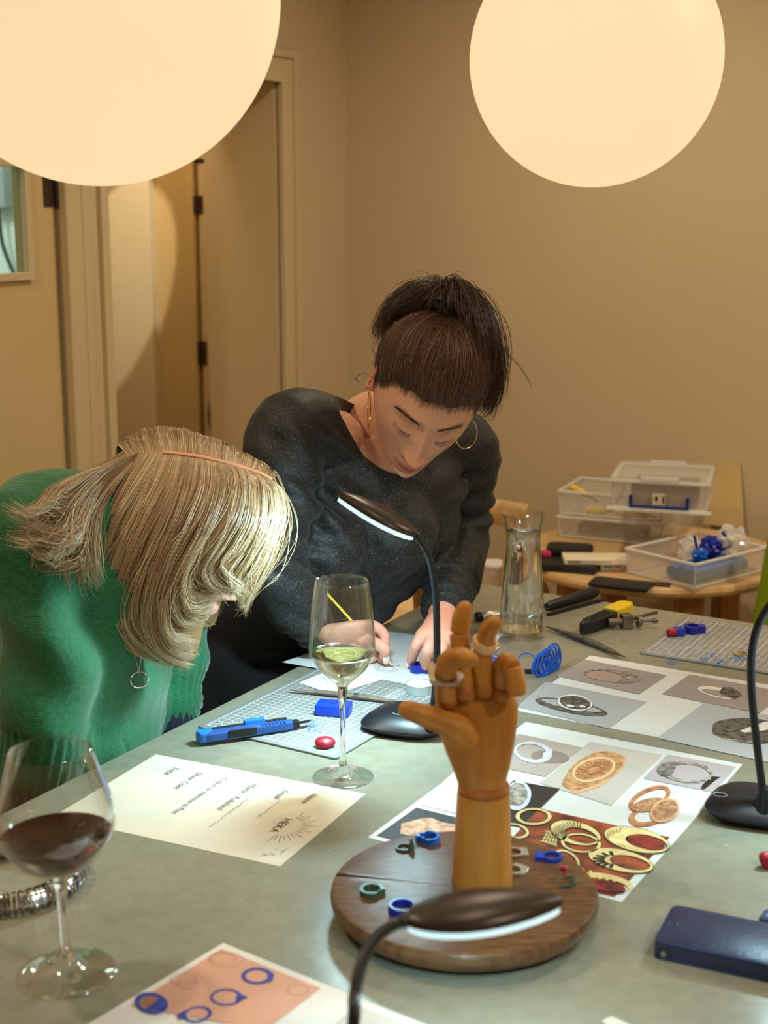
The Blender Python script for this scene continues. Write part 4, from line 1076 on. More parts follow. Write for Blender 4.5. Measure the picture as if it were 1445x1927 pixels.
MB().tube([(-.018, 0, .010), (-.006, 0, .011), (.012, .002, .010), (.022, .003, .009)], [(.006, .008), (.009, .010), (.008, .010), (.004, .009)], 12).build('foil', mat('crumpled_foil', C(188, 184, 172), rough=.35, metal=.7, bump=1.0, bscale=120), fo)
MB().lathe([(.0075, 0), (.0085, .003), (.0085, .010), (.007, .012)], 10).xf(Matrix.Translation((-.017, 0, .0105)) @ Matrix.Rotation(-math.pi/2, 4, 'Y')).build('cap', M_KBLK, fo)

# ---------------------------------------------------------------- navy phone wallet
M_NAVY = mat('navy_leather', C(38, 48, 84), rough=.36, vary=.18, scale=40, bump=.25, bscale=250)
M_NAVYD = mat('navy_leather_edge', C(30, 32, 58), rough=.5, vary=.1, scale=40)
ph_ = .0185
A0 = P(1229, 1769, ph_); A1 = P(1277, 1697, ph_); A2 = P(1445, 1815, ph_)
dv = (A2-A0).normalized(); wd = .078
wl = empty('phone_wallet', (A0.x, A0.y, TZ), rz(math.degrees(math.atan2(dv.y, dv.x))), 'navy leather phone wallet lying at the lower right', 'phone case')
MB().rbox((.083, wd/2, ph_-.002), (.166, wd, .004), r=.010, seg=5).build('cover', M_NAVY, wl)
MB().rbox((.083, wd/2, .002), (.166, wd, .004), r=.010, seg=5).build('back_cover', M_NAVY, wl)
MB().rbox((.084, wd/2+.002, ph_/2), (.158, wd-.008, ph_-.008), r=.008, seg=5).build('phone_body', M_KBLK, wl)
MB().rbox((.083, .0025, ph_/2), (.164, .005, ph_-.001), r=.002, seg=3).build('spine', M_NAVYD, wl)
MB().lathe([(.0034, 0), (.0030, .0012), (.0008, .0016)], 16).xf(Matrix.Translation((.0105, -.0001, .0068)) @ Matrix.Rotation(math.pi/2, 4, 'X')).build('snap_button', M_STEEL, wl)
MB().rbox((.012, wd*.52, ph_+.0001), (.003, .012, .0006), r=.0012).build('speaker_slot', M_KBLK, wl)
lump('wax_bead', P(1447, 1738), (.010, .010, .007), mat('slate_blue_wax', C(70, 88, 132), rough=.4), 'slate blue wax piece behind the phone wallet', 'wax', 31)
# ---------------------------------------------------------------- gooseneck lamps
M_LBLK = mat('lamp_black', C(24, 25, 30), rough=.38, spec=.5)
M_LHEAD = mat('lamp_head_bronze', C(62, 52, 46), rough=.34, metal=.3)
M_LED = mat('led_diffuser', C(225, 240, 245), rough=.4, emit=(.52, .80, .86, 1), estr=1.0)
LEDC = (.55, .90, 1.0)
def goose(basec, brot, neck, h0_, h1_, label, watts, roll=0.0):
    t = empty('gooseneck_lamp', basec, (0, 0, 0), label, 'desk lamp', 'black gooseneck lamps')
    B = Vector(basec); R = Matrix.Rotation(brot, 3, 'Z')
    n = 48; loops = []
    for (sx, sy, z, ex) in ((.045, .038, .0, 3), (.047, .040, .0015, 3), (.058, .048, .010, 3), (.0585, .0485, .0125, 3), (.055, .045, .017, 2.8), (.046, .037, .0235, 2.6), (.032, .026, .0285, 2.4), (.015, .012, .031, 2), (.0005, .0005, .0315, 2)):
        lp = []
        for k in range(n):
            a = 2*math.pi*k/n; ca, sa = math.cos(a), math.sin(a)
            x = sx*math.copysign(abs(ca)**(2/ex), ca); y = sy*math.copysign(abs(sa)**(2/ex), sa)
            y *= 1-.18*(x/.058)
            lp.append(R @ Vector((x, y, z)))
        loops.append(lp)
    vs = [v for l in loops for v in l]; fs = []
    for i in range(len(loops)-1):
        for k in range(n):
            q = (k+1) % n; fs.append((i*n+k, i*n+q, (i+1)*n+q, (i+1)*n+k))
    fs.append(tuple(range(n-1, -1, -1))); fs.append(tuple((len(loops)-1)*n+k for k in range(n)))
    base = raw('base', vs, fs, M_LBLK, t, angle=35)
    tc = [R @ Vector((-.030+.0085*math.cos(2*math.pi*k/28), .0085*math.sin(2*math.pi*k/28), .0)) for k in range(29)]
    path = [Vector(p)-B for p in neck]
    path = bez(path, 40)
    r0 = path[0]
    MB().lathe([(.013, r0.z-.010), (.011, r0.z-.001), (.0085, r0.z+.010), (.0052, r0.z+.018)], 20, (r0.x, r0.y, 0)).build('neck_collar', M_LBLK, t)
    tr = MB().tube([Vector((r0.x, r0.y, 0))+R @ Vector((-.050+.0075*math.cos(2*math.pi*k/28), .006*math.sin(2*math.pi*k/28), 0))+Vector((0, 0, .0286)) for k in range(29)], .0004, 6, cap=False)
    tr.build('touch_ring', mat('touch_ring', C(170, 174, 178), rough=.4), base)
    MB().tube(path, .0046, 14).build('neck', M_LBLK, t)
    p0 = Vector(h0_)-B; p1 = Vector(h1_)-B
    u = (p1-p0); Lh = u.length; u.normalize()
    w = u.cross(Vector((0, 0, 1))).normalized(); nn = w.cross(u).normalized()
    if nn.z < 0: nn = -nn; w = -w
    Rr = Matrix.Rotation(roll, 3, u); w = Rr @ w; nn = Rr @ nn
    def leaf(t_): return .004+.0245*math.sin(math.pi*min(max(t_, 0), 1)**.80)**.75
    m = 28; k2 = 20; vs = []; fs = []
    for i in range(m+1):
        s = i/m; hw = leaf(s) if 0 < i < m else .004; th = .0035+.0095*math.sin(math.pi*s)**.6
        c = p0+u*(Lh*s)
        for k in range(k2):
            a = 2*math.pi*k/k2; ca, sa = math.cos(a), math.sin(a)
            vs.append(c+w*(hw*ca)+nn*((th*sa) if sa > 0 else (.0030*sa)))
    for i in range(m):
        for k in range(k2):
            q = (k+1) % k2; fs.append((i*k2+k, i*k2+q, (i+1)*k2+q, (i+1)*k2+k))
    fs.append(tuple(range(k2-1, -1, -1))); fs.append(tuple(m*k2+k for k in range(k2)))
    raw('lamp_head', vs, fs, M_LHEAD, t, angle=60)
    vs = []; fs = []
    for lev, (z, g) in enumerate(((-.0024, .985), (-.0058, .97), (-.0072, .90))):
        for side in range(2):
            pass
    loopn = []
    for z, g in ((-.0012, .99), (-.0052, .985), (-.0068, .90)):
        lp = []
        for i in range(m+1):
            s = i/m; lp.append(p0+u*(Lh*(.02+.96*s))+w*(leaf(s)*g)+nn*z)
        for i in range(m, -1, -1):
            s = i/m; lp.append(p0+u*(Lh*(.02+.96*s))-w*(leaf(s)*g)+nn*z)
        loopn.append(lp)
    nl = len(loopn[0]); vs = [v for l in loopn for v in l]
    for j in range(2):
        for k in range(nl):
            q = (k+1) % nl; fs.append((j*nl+k, j*nl+q, (j+1)*nl+q, (j+1)*nl+k))
    for i in range(m): fs.append((2*nl+i, 2*nl+i+1, 2*nl+nl-2-i, 2*nl+nl-1-i))
    raw('led_panel', vs, fs, M_LED, t, angle=50)
    MB().tube([path[-3], path[-1], p0+u*.006], [.0052, .0058, .0062], 14).build('head_joint', M_LBLK, t)
    la = bpy.data.lights.new('led_lamp', 'AREA'); la.shape = 'RECTANGLE'; la.size = Lh*.8; la.size_y = .036; la.energy = watts; la.color = LEDC
    lo = bpy.data.objects.new('led_lamp', la); COL.objects.link(lo); lo.parent = t
    lo.matrix_local = Matrix.Translation((p0+p1)/2-nn*.0085) @ Matrix((u, -w if u.cross(-w).dot(nn) > 0 else w, nn)).transposed().to_4x4()
    return t
b1 = P(768, 1372); yl = P(812, 1356, .03).y
goose(b1, math.radians(-28), [P(813, 1354, .028), D(821, 1270, yl), D(822, 1190, yl), D(819, 1110, yl), D(808, 1050, yl-.004), D(786, 1010, yl-.010)], D(784, 1008, yl-.010), D(637, 931, yl+.005),
      'black gooseneck lamp glowing over the left cutting mat', 3.8)
b2 = P(1428, 1535); y2 = P(1438, 1505, .03).y
goose(b2, math.radians(-28), [P(1438, 1512, .028), D(1424, 1400, y2), D(1414, 1300, y2), D(1415, 1225, y2), D(1432, 1165, y2), D(1470, 1118, y2-.004), D(1510, 1108, y2-.008)], D(1512, 1108, y2-.008), D(1655, 1150, y2-.03),
      'black gooseneck lamp cut by the right edge', 1.5)
b3 = Vector((-.045, .845, TZ))
goose(b3, math.radians(40), [b3+Vector((.012, .02, .028)), D(664, 1940, .885), D(668, 1870, .905), D(687, 1795, .93), D(722, 1752, .95), D(762, 1732, .965)], D(760, 1733, .965), D(1056, 1697, .99),
      'foreground gooseneck lamp with its head before the round board', 1.0)
# ---------------------------------------------------------------- people: tools
def remesh(mb, voxel, smooth=2, factor=.5):
    me = bpy.data.meshes.new('tmp'); me.from_pydata([tuple(v) for v in mb.v], [], mb.f); me.update()
    o = bpy.data.objects.new('tmp', me); COL.objects.link(o)
    r = o.modifiers.new('r', 'REMESH'); r.mode = 'VOXEL'; r.voxel_size = voxel; r.adaptivity = 0
    if smooth:
        s = o.modifiers.new('s', 'SMOOTH'); s.iterations = smooth; s.factor = factor
    dg = bpy.context.evaluated_depsgraph_get()
    out = bpy.data.meshes.new_from_object(o.evaluated_get(dg))
    bpy.data.objects.remove(o); bpy.data.meshes.remove(me)
    return out
def coords(me):
    a = np.empty(len(me.vertices)*3, np.float32); me.vertices.foreach_get('co', a); return a.reshape(-1, 3)
def setco(me, a): me.vertices.foreach_set('co', np.ascontiguousarray(a, np.float32).ravel()); me.update()
def normals(me):
    a = np.empty(len(me.vertices)*3, np.float32); me.vertex_normals.foreach_get('vector', a); return a.reshape(-1, 3)
def setcol(me, col, name='tint'):
    at = me.color_attributes.new(name, 'FLOAT_COLOR', 'POINT')
    c = np.ones((len(me.vertices), 4), np.float32); c[:, :3] = col; at.data.foreach_set('color', c.ravel())
def limb(mb, pts, rad, n=20, up=None, sub=6):
    """smooth tapered limb with rounded ends"""
    pts = [Vector(p) for p in pts]
    path = bez(pts, sub*(len(pts)-1)); m = len(path)-1; rr = []
    for k in range(m+1):
        u = k/m*(len(rad)-1); i = min(int(u), len(rad)-2); f = u-i; f = f*f*(3-2*f)
        a, b = rad[i], rad[i+1]
        if not isinstance(a, tuple): a = (a, a)
        if not isinstance(b, tuple): b = (b, b)
        rr.append((a[0]*(1-f)+b[0]*f, a[1]*(1-f)+b[1]*f))
    d0 = (path[0]-path[1]).normalized(); d1 = (path[-1]-path[-2]).normalized()
    pre = []; prr = []; post = []; porr = []
    for a in (80, 60, 35):
        s, c = math.sin(math.radians(a)), math.cos(math.radians(a)); e = min(rr[0])
        pre.append(path[0]+d0*e*s*.9); prr.append((rr[0][0]*c, rr[0][1]*c))
    for a in (35, 60, 80):
        s, c = math.sin(math.radians(a)), math.cos(math.radians(a)); e = min(rr[-1])
        post.append(path[-1]+d1*e*s*.9); porr.append((rr[-1][0]*c, rr[-1][1]*c))
    return mb.tube(pre+path+post, prr+rr+porr, n, up=up)
def sstep(x, a, b):
    t = np.clip((x-a)/(b-a), 0, 1); return t*t*(3-2*t)
def head_local(nu=150, nv=110):
    """a woman's head in metres: x to her left, y up, z forward, eyes at y=0; returns verts, faces"""
    U = np.linspace(0, 2*np.pi, nu, endpoint=False); V = np.linspace(0, np.pi, nv+1)[1:-1]
    u, v = np.meshgrid(U, V)
    nx = np.sin(v)*np.sin(u); ny = np.cos(v); nz = np.sin(v)*np.cos(u)
    pole = np.array([[0, 1, 0], [0, -1, 0]])
    n = np.concatenate([np.stack([nx, ny, nz], -1).reshape(-1, 3), pole])
    x, y, z = n[:, 0].copy(), n[:, 1].copy(), n[:, 2].copy()
    up = y > 0
    X = x*.0780; Y = np.where(up, y*.112, y*.110); Z = np.where(z > 0, z*.090, z*.100)
    low = np.clip(-y, 0, 1)
    X *= 1-.12*low**2                                     # jaw narrows to the chin
    front = sstep(z, -.1, .5)
    Z = np.where(z < 0, Z*(1-.45*low**1.2), Z)               # nape draws in
    Z += front*np.interp(low, [0, .25, .45, .68, .85, .95, 1], [0, .003, .012, .027, .045, .050, .040])*np.exp(-(X/.056)**2)   # lower face comes forward to the chin
    # a flatter, fuller face front
    Z += front*.006*np.exp(-(X/.05)**2)*np.exp(-(Y/.09)**2)
    def g(cx, cy, sx, sy): return np.exp(-((X-cx)/sx)**2-((Y-cy)/sy)**2)
    f = sstep(z, .15, .5); dz = np.zeros_like(X); dy = np.zeros_like(X)
    for s in (-1, 1):
        dz += -.0100*g(s*.031, .002, .019, .013)+.0062*g(s*.032, -.005, .0125, .0085)
        dz += .0045*g(s*.027, .0205, .022, .0075)
        dz += .0042*g(s*.044, -.026, .019, .017)-.0030*g(s*.040, -.062, .016, .022)
        dz += .0085*g(s*.0125, -.0475, .0062, .0058)
        dz += -.0040*g(s*.0075, -.0545, .0035, .0025)
        dz += -.0022*g(s*.021, -.058, .006, .012)
    ridge = np.interp(Y, [-.060, -.0535, -.047, -.03, -.005, .012, .03], [0, .012, .0235, .0190, .0095, .0035, 0])
    wr = np.interp(Y, [-.06, -.045, -.02, .01, .03], [.0125, .0120, .0090, .0080, .011])
    dz += ridge*np.exp(-(X/wr)**2)
    dz += .0035*g(0, -.0440, .0105, .0075)
    dz += .0058*g(0, -.0690, .0190, .0040)+.0070*g(0, -.0795, .0165, .0050)-.0045*np.exp(-(X/.021)**2-((Y+.0740)/.0016)**2)
    dz += -.0020*g(0, -.0625, .0035, .004)-.0036*g(0, -.0885, .017, .0040)+.0065*g(0, -.101, .018, .0105)
    Z = Z+dz*f; Y = Y+dy
    # sides: temples and cheek planes
    X *= 1-.05*np.exp(-((Y-.03)/.03)**2)*sstep(z, .1, .6)
    P_ = np.stack([X, Y, Z], -1)
    nv1 = nv-1; fs = []
    for j in range(nv1-1):
        for i in range(nu):
            k = (i+1) % nu; fs.append((j*nu+i, (j+1)*nu+i, (j+1)*nu+k, j*nu+k))
    t, b = nu*nv1, nu*nv1+1
    for i in range(nu):
        k = (i+1) % nu; fs.append((t, i, k)); fs.append((b, (nv1-1)*nu+k, (nv1-1)*nu+i))
    return P_, fs
def ear_local(s):
    """ear as bent ring and plate at the head's side, s = +1 her left"""
    mb = MB(); c = Vector((s*.0755, -.012, -.008))
    pts = []
    for k in range(15):
        a = math.radians(-115+k*330/14*.86)
        pts.append(c+Vector((s*(.004+.007*(.5-.5*math.cos(a-.6))), .0285*math.sin(a)+.002, -.0165*math.cos(a)*.9-.006)))
    mb.tube(pts, .0033, 8)
    mb.tube([c+Vector((-.004*s, .020, -.004)), c+Vector((.002*s, .0, -.006)), c+Vector((0, -.026, -.001))], [(.012, .003), (.013, .004), (.0065, .0045)], 10, up=(0, 0, 1))
    return mb
def frame_from_view(c, yaw, pitch, roll):
    """head axes starting square to the camera at c, then turned by yaw, pitch and roll (degrees)"""
    v = (Vector(c)-cam.location).normalized(); r = v.cross(Vector((0, 0, 1))).normalized(); u = r.cross(v)
    B = Matrix((r, u, -v)).transposed()
    return B @ Matrix.Rotation(math.radians(-roll), 3, 'Z') @ Matrix.Rotation(math.radians(pitch), 3, 'X') @ Matrix.Rotation(math.radians(yaw), 3, 'Y')
def strands(name, paths, rad, m, parent, cols, taper=.25, root=.25):
    """paths: array (n, k, 3) -> one mesh of three-sided hairs, tinted one by one"""
    Pn = np.asarray(paths, np.float64); n, k, _ = Pn.shape
    T = np.gradient(Pn, axis=1); T /= np.linalg.norm(T, axis=2, keepdims=True)+1e-12
    ref = np.array([.3, -.9, .25]); u = np.cross(T, ref); u /= np.linalg.norm(u, axis=2, keepdims=True)+1e-12
    w = np.cross(T, u)
    r = np.asarray(rad, np.float64).reshape(-1, 1)*np.ones((n, 1))
    s = np.linspace(0, 1, k); prof = np.minimum(1, taper+(1-taper)*np.minimum(1, (1-s)*4))*np.minimum(1, root+s*5)
    rr = (r*prof[None, :])[:, :, None]
    V = np.stack([Pn+rr*(u*math.cos(a)+w*math.sin(a)) for a in (0, 2.0944, 4.18879)], 2).reshape(-1, 3)
    base = (np.arange(n)[:, None]*k+np.arange(k-1)[None, :]).reshape(-1)*3
    F = []
    for a in range(3):
        b = (a+1) % 3
        F.append(np.stack([base+a, base+b, base+3+b, base+3+a], 1))
    F = np.concatenate(F)
    me = bpy.data.meshes.new(name)
    me.vertices.add(len(V)); me.vertices.foreach_set('co', V.astype(np.float32).ravel())
    me.loops.add(F.size); me.loops.foreach_set('vertex_index', F.astype(np.int32).ravel())
    me.polygons.add(len(F)); me.polygons.foreach_set('loop_start', np.arange(0, F.size, 4, dtype=np.int32))
    me.polygons.foreach_set('use_smooth', np.ones(len(F), bool))
    me.update(calc_edges=True)
    setcol(me, np.repeat(np.asarray(cols), k*3, axis=0))
    return link_mesh(name, me, m, parent)
def catmull(C_, t):
    """C_: (g, d) control rows, t in [0, g-1]"""
    C_ = np.asarray(C_, float); g = len(C_); k = np.clip(np.floor(t).astype(int), 0, g-2); f = (t-k)[:, None]
    q = lambda i: C_[np.clip(i, 0, g-1)]
    a, b, c, d = q(k-1), q(k), q(k+1), q(k+2)
    return .5*(2*b+(c-a)*f+(2*a-5*b+4*c-d)*f**2+(3*b-a-3*c+d)*f**3)
def guide_surface(guides, nv, nu):
    """resample guides (each a list of 3D points) into an (nv, nu, 3) sheet"""
    R = np.array([catmull(np.array(g), np.linspace(0, len(g)-1, nu)) for g in guides])
    G_ = len(guides); out = np.empty((nv, nu, 3))
    for j in range(nu): out[:, j] = catmull(R[:, j], np.linspace(0, G_-1, nv))
    return out
def grid_mesh(name, S, m, parent, col=None, smooth=True, thick=0.0):
    nv, nu, _ = S.shape
    vs = S.reshape(-1, 3); fs = [(j*nu+i, j*nu+i+1, (j+1)*nu+i+1, (j+1)*nu+i) for j in range(nv-1) for i in range(nu-1)]
    o = raw(name, vs, fs, m, parent, angle=None)
    if col is not None: setcol(o.data, np.tile(np.asarray(col), (len(vs), 1)))
    if thick: s = o.modifiers.new('t', 'SOLIDIFY'); s.thickness = thick; s.offset = 0
    return o
def hair_mat(name, rough=.38, spec=.5, aniso=.5):
    m = mat(name, (1, 1, 1, 1), rough=rough, spec=spec, attr='tint', vary=.12, scale=400)
    return m
M_SKIN = mat('skin', C(206, 150, 122), rough=.5, attr='tint', vary=.06, scale=140, sss=.15, spec=.4, bump=.06, bscale=500)
def L3(*rgb): return np.array(C(*rgb)[:3])
# ---------------------------------------------------------------- standing woman in the glittering black top
E0 = D(799, 810, 2.06)
HR1 = frame_from_view(E0, 17, 42, 27)
HC1 = E0-HR1 @ Vector((0, -.004, .082))
def h1(x, y=None, z=None):
    v = Vector(x) if y is None else Vector((x, y, z))
    return HC1+HR1 @ v
pw = empty('person', (RW(-.30, -.10).x, RW(-.30, -.10).y, 0), (0, 0, 0), 'standing woman in a glittering black top leaning over to draw', 'person')
PO1 = Vector(pw.location)
def put(me, name, m, parent):
    a = coords(me); o = Vector((0, 0, 0)) if parent.parent else PO1
    return me
SL = Vector((.88, .47, 0)).normalized()          # her shoulder line, towards her left
sR, sL_ = D(548, 812, 2.12), D(868, 842, 2.33)
eR, eL = D(505, 1060, 2.03), D(868, 1012, 2.36)
wR, wL = P(600, 1192, .045), P(834, 1158, .062)
T = [D(706, 812, 2.25), D(708, 850, 2.245), D(700, 910, 2.23), D(672, 985, 2.22), D(628, 1065, 2.25), D(565, 1140, 2.29), D(505, 1215, 2.30)]
body = MB()
hv, hf = head_local()
body.add([h1(v) for v in hv], hf)
for s in (-1, 1):
    e = ear_local(s); body.add([h1(v) for v in e.v], e.f)
nb = h1(0, -.075, -.030)
limb(body, [h1(0, -.03, -.025), h1(0, -.085, -.034), T[0].lerp(nb, .45), T[0], T[1]], [.052, .050, .053, .066, (.10, .07)], 24, up=SL)
limb(body, [T[0], T[1], T[2], T[3], T[4], T[5], T[6]], [(.075, .055), (.135, .075), (.150, .092), (.145, .108), (.120, .095), (.115, .095), (.145, .11)], 28, up=SL)
limb(body, [T[1].lerp(sR, .5), sR, sR.lerp(eR, .5), eR], [.05, .046, .040, .036])
limb(body, [T[1].lerp(sL_, .5), sL_, sL_.lerp(eL, .5), eL], [.05, .046, .040, .036])
limb(body, [eR, eR.lerp(wR, .4), wR], [.036, .037, .024]); limb(body, [eL, eL.lerp(wL, .4), wL], [.036, .037, .024])
NAILS = []
def finger(pts, r, nail=None):
    limb(body, pts, [r, r*.98, r*.92, r*.76], 12, sub=5)
    if nail is not None: NAILS.append((Vector(pts[-1]), (Vector(pts[-1])-Vector(pts[-2])).normalized(), Vector(nail), r))
# her right hand round the pencil
PT = P(741, 1256, .0040)                             # pencil point on the paper
PE = D(611, 1112, 2.10)
pdir = (PE-PT).normalized()
gp = lambda s: PT+pdir*s
limb(body, [wR, P(628, 1196, .050), P(660, 1192, .054), P(684, 1190, .052)], [(.023, .018), (.027, .016), (.032, .0135), (.030, .0105)], 20, up=(0, .75, -.4))
up_ = Vector((.25, -.5, .85))
finger([P(676, 1178, .062), P(700, 1177, .064), P(722, 1194, .050), gp(.030)+Vector((.006, .004, .006))], .0092, up_)
finger([P(668, 1196, .045), P(698, 1208, .042), P(722, 1220, .036), gp(.028)+Vector((.004, -.010, -.001))], .0100, Vector((.35, -.8, .45)))
finger([P(684, 1190, .052), P(706, 1198, .042), P(716, 1222, .022), gp(.020)+Vector((-.004, .008, -.006))], .0088)
finger([P(676, 1202, .046), P(698, 1214, .032), P(702, 1236, .014), P(688, 1243, .009)], .0085)
finger([P(662, 1210, .038), P(682, 1226, .024), P(684, 1242, .011), P(668, 1246, .009)], .0076)
# her left hand reaching down to the wax ring
limb(body, [wL, P(828, 1178, .062), P(822, 1196, .060), P(818, 1206, .056)], [(.023, .018), (.027, .015), (.033, .013), (.032, .0105)], 20, up=(1, .1, 0))
finger([P(797, 1194, .058), P(785, 1212, .050), P(777, 1232, .030), P(772, 1249, .012)], .0090, Vector((-.3, -.6, .6)))
finger([P(814, 1196, .060), P(806, 1220, .052), P(800, 1240, .032), P(800, 1254, .014)], .0094)
finger([P(832, 1198, .058), P(832, 1222, .050), P(826, 1244, .030), P(822, 1257, .014)], .0090)
finger([P(848, 1196, .054), P(852, 1222, .044), P(846, 1242, .026), P(840, 1254, .012)], .0080)
finger([P(846, 1186, .050), P(846, 1212, .040), P(832, 1230, .026), P(808, 1238, .016)], .0098, Vector((-.1, -.6, .75)))
bme = remesh(body, .0021, smooth=2, factor=.4)
co = coords(bme).astype(np.float64)
# colours in the head's own frame
Rm = np.array(HR1); hl = (co-np.array(HC1)) @ Rm
base = L3(214, 158, 128); lips = L3(176, 92, 86); rosy = L3(216, 140, 112); pale = L3(226, 176, 148)
colr = np.tile(base, (len(co), 1))
def blend(mask, c):
    global colr
    colr = colr*(1-mask[:, None])+mask[:, None]*c
fr = (hl[:, 2] > .045)
blend(fr*np.exp(-(hl[:, 0]/.021)**4-((hl[:, 1]+.0745)/.0095)**4)*.85, lips)
for s in (-1, 1):
    blend(fr*.35*np.exp(-((hl[:, 0]-s*.043)/.02)**2-((hl[:, 1]+.035)/.018)**2), rosy)
    blend(fr*.45*np.exp(-((hl[:, 0]-s*.032)/.016)**2-((hl[:, 1]-.004)/.006)**2), L3(168, 112, 92))
    blend((np.linalg.norm(hl-np.array([s*.080, -.012, -.012]), axis=1) < .034)*.5, L3(206, 116, 96))
    blend(fr*.8*np.exp(-((hl[:, 0]-s*.0075)/.0030)**2-((hl[:, 1]+.0545)/.0022)**2), L3(90, 46, 38))
blend(fr*.5*np.exp(-(hl[:, 0]/.012)**2-((hl[:, 1]+.045)/.012)**2), rosy)
blend(fr*.7*np.exp(-(hl[:, 0]/.019)**4-((hl[:, 1]+.0742)/.0012)**2), L3(112, 50, 50))
hands = (co[:, 2] < TZ+.11)
blend(hands*.55, L3(222, 156, 142))
setcol(bme, colr)
setco(bme, co-np.array(PO1))
bme.polygons.foreach_set('use_smooth', [True]*len(bme.polygons))
bodyo = link_mesh('body', bme, M_SKIN, pw)
M_NAIL = mat('pale_nail', C(236, 206, 200), rough=.25, spec=.6)
for p, d, nrm, r in NAILS:
    nrm = (nrm-d*nrm.dot(d)).normalized(); sd = d.cross(nrm)
    q = MB().lathe([(max(math.sin(math.pi*k/10), 1e-3), -math.cos(math.pi*k/10)) for k in range(11)], 14)
    Mx = Matrix((sd*r*.62, nrm*r*.22, d*r*.85)).transposed().to_4x4(); Mx.translation = p+nrm*r*.62+d*r*.25-PO1
    q.xf(Mx).build('fingernail', M_NAIL, bodyo, angle=None)
# the top: sleeves, bust and folds
top = MB()
limb(top, [T[0].lerp(T[1], .3), T[1], T[2], T[3], T[4], T[5], T[6]], [(.105, .060), (.150, .084), (.164, .102), (.158, .118), (.134, .106), (.128, .106), (.155, .12)], 32, up=SL)
fw = SL.cross(Vector((0, 0, 1))).normalized()         # towards the viewer
if fw.y > 0: fw = -fw
for s, q in ((-1, D(612, 1010, 2.13)), (1, D(738, 1000, 2.17))):
    limb(top, [q+Vector((0, .06, .03)), q, q+Vector((0, .02, -.035))], [.07, .073, .06])
limb(top, [T[1].lerp(sR, .35), sR, sR.lerp(eR, .5), eR], [.066, .064, .058, .051])
limb(top, [T[1].lerp(sL_, .35), sL_, sL_.lerp(eL, .5), eL], [.066, .062, .055, .049])
cR = eR.lerp(wR, .86); cL = eL.lerp(wL, .90)
limb(top, [eR, eR.lerp(wR, .45), cR], [.051, .050, .036]); limb(top, [eL, eL.lerp(wL, .45), cL], [.049, .049, .037])
tme = remesh(top, .0042, smooth=6, factor=.5)
co = coords(tme).astype(np.float64); nr = normals(tme).astype(np.float64)
def folds(co, centre, axis, freq, amp, rad, seed, warp=1.0):
    """creases crossing a limb near a joint"""
    d = co-np.array(centre); ax = np.array(Vector(axis).normalized()); s = d @ ax
    side = np.array(Vector(axis).cross(Vector((.3, -1, .2))).normalized()); t = d @ side
    w = np.exp(-(np.linalg.norm(d, axis=1)/rad)**2)
    return 2.4*amp*w*np.sin(freq*s+warp*30*t+seed)*(.6+.4*np.sin(freq*.37*s-17*t+seed*2))
disp = folds(co, eR, eR-sR, 170, .0036, .12, 1)+folds(co, eL, eL-sL_, 170, .0034, .12, 2.2)
disp += folds(co, cR, cR-eR, 260, .0028, .07, 3)+folds(co, cL, cL-eL, 260, .0030, .09, 4)
disp += folds(co, sR+Vector((.05, -.05, -.08)), (1, 0, 1.1), 150, .0040, .09, 5, .6)+folds(co, sL_+Vector((-.05, -.05, -.08)), (1, 0, -1.2), 150, .0036, .09, 6, .6)
disp += folds(co, D(560, 960, 2.08), (.2, 0, 1), 120, .0034, .10, 7, 1.2)
disp += folds(co, T[4], (.6, 0, 1), 110, .0036, .12, 8, .8)
co += nr*disp[:, None]
# neckline: an oval opening round the throat
ncen = np.array(D(728, 838, 2.20)); na = np.array(SL)
nrm_ = np.array(Vector((-.15, -.62, .77)).normalized()); nu_ = np.cross(nrm_, na); nu_ /= np.linalg.norm(nu_); na2 = np.cross(nu_, nrm_)
d = co-ncen; eu = d @ na2; ev = d @ nu_
NRX, NRY = .060, .078
inside = ((eu/NRX)**2+(ev/NRY)**2 < 1) & ((d @ nrm_) > -.10)
setco(tme, co)
def carve(me, cutter):
    """subtract a closed cutter from the mesh"""
    a = bpy.data.objects.new('a', me); COL.objects.link(a)
    cm = bpy.data.meshes.new('c'); cm.from_pydata([tuple(v) for v in cutter.v], [], cutter.f); cm.update()
    c = bpy.data.objects.new('c', cm); COL.objects.link(c)
    bo = a.modifiers.new('b', 'BOOLEAN'); bo.operation = 'DIFFERENCE'; bo.object = c; bo.solver = 'EXACT'
    dg = bpy.context.evaluated_depsgraph_get(); out = bpy.data.meshes.new_from_object(a.evaluated_get(dg))
    bpy.data.objects.remove(a); bpy.data.objects.remove(c)
    return out
def nring(k, d): return [Vector(ncen)+Vector(na2)*(NRX*k*math.cos(t))+Vector(nu_)*(NRY*k*math.sin(t))+Vector(nrm_)*d for t in [2*math.pi*i/64 for i in range(64)]]
cutm = MB(); lo_, hi_ = nring(.8, -.085), nring(1.15, .25)
cutm.add(lo_+hi_, [(i, (i+1) % 64, 64+(i+1) % 64, 64+i) for i in range(64)]+[tuple(range(63, -1, -1)), tuple(range(64, 128))])
tme = carve(tme, cutm)
setco(tme, coords(tme)-np.array(PO1))
tme.polygons.foreach_set('use_smooth', [True]*len(tme.polygons)); tme.set_sharp_from_angle(angle=math.radians(55))
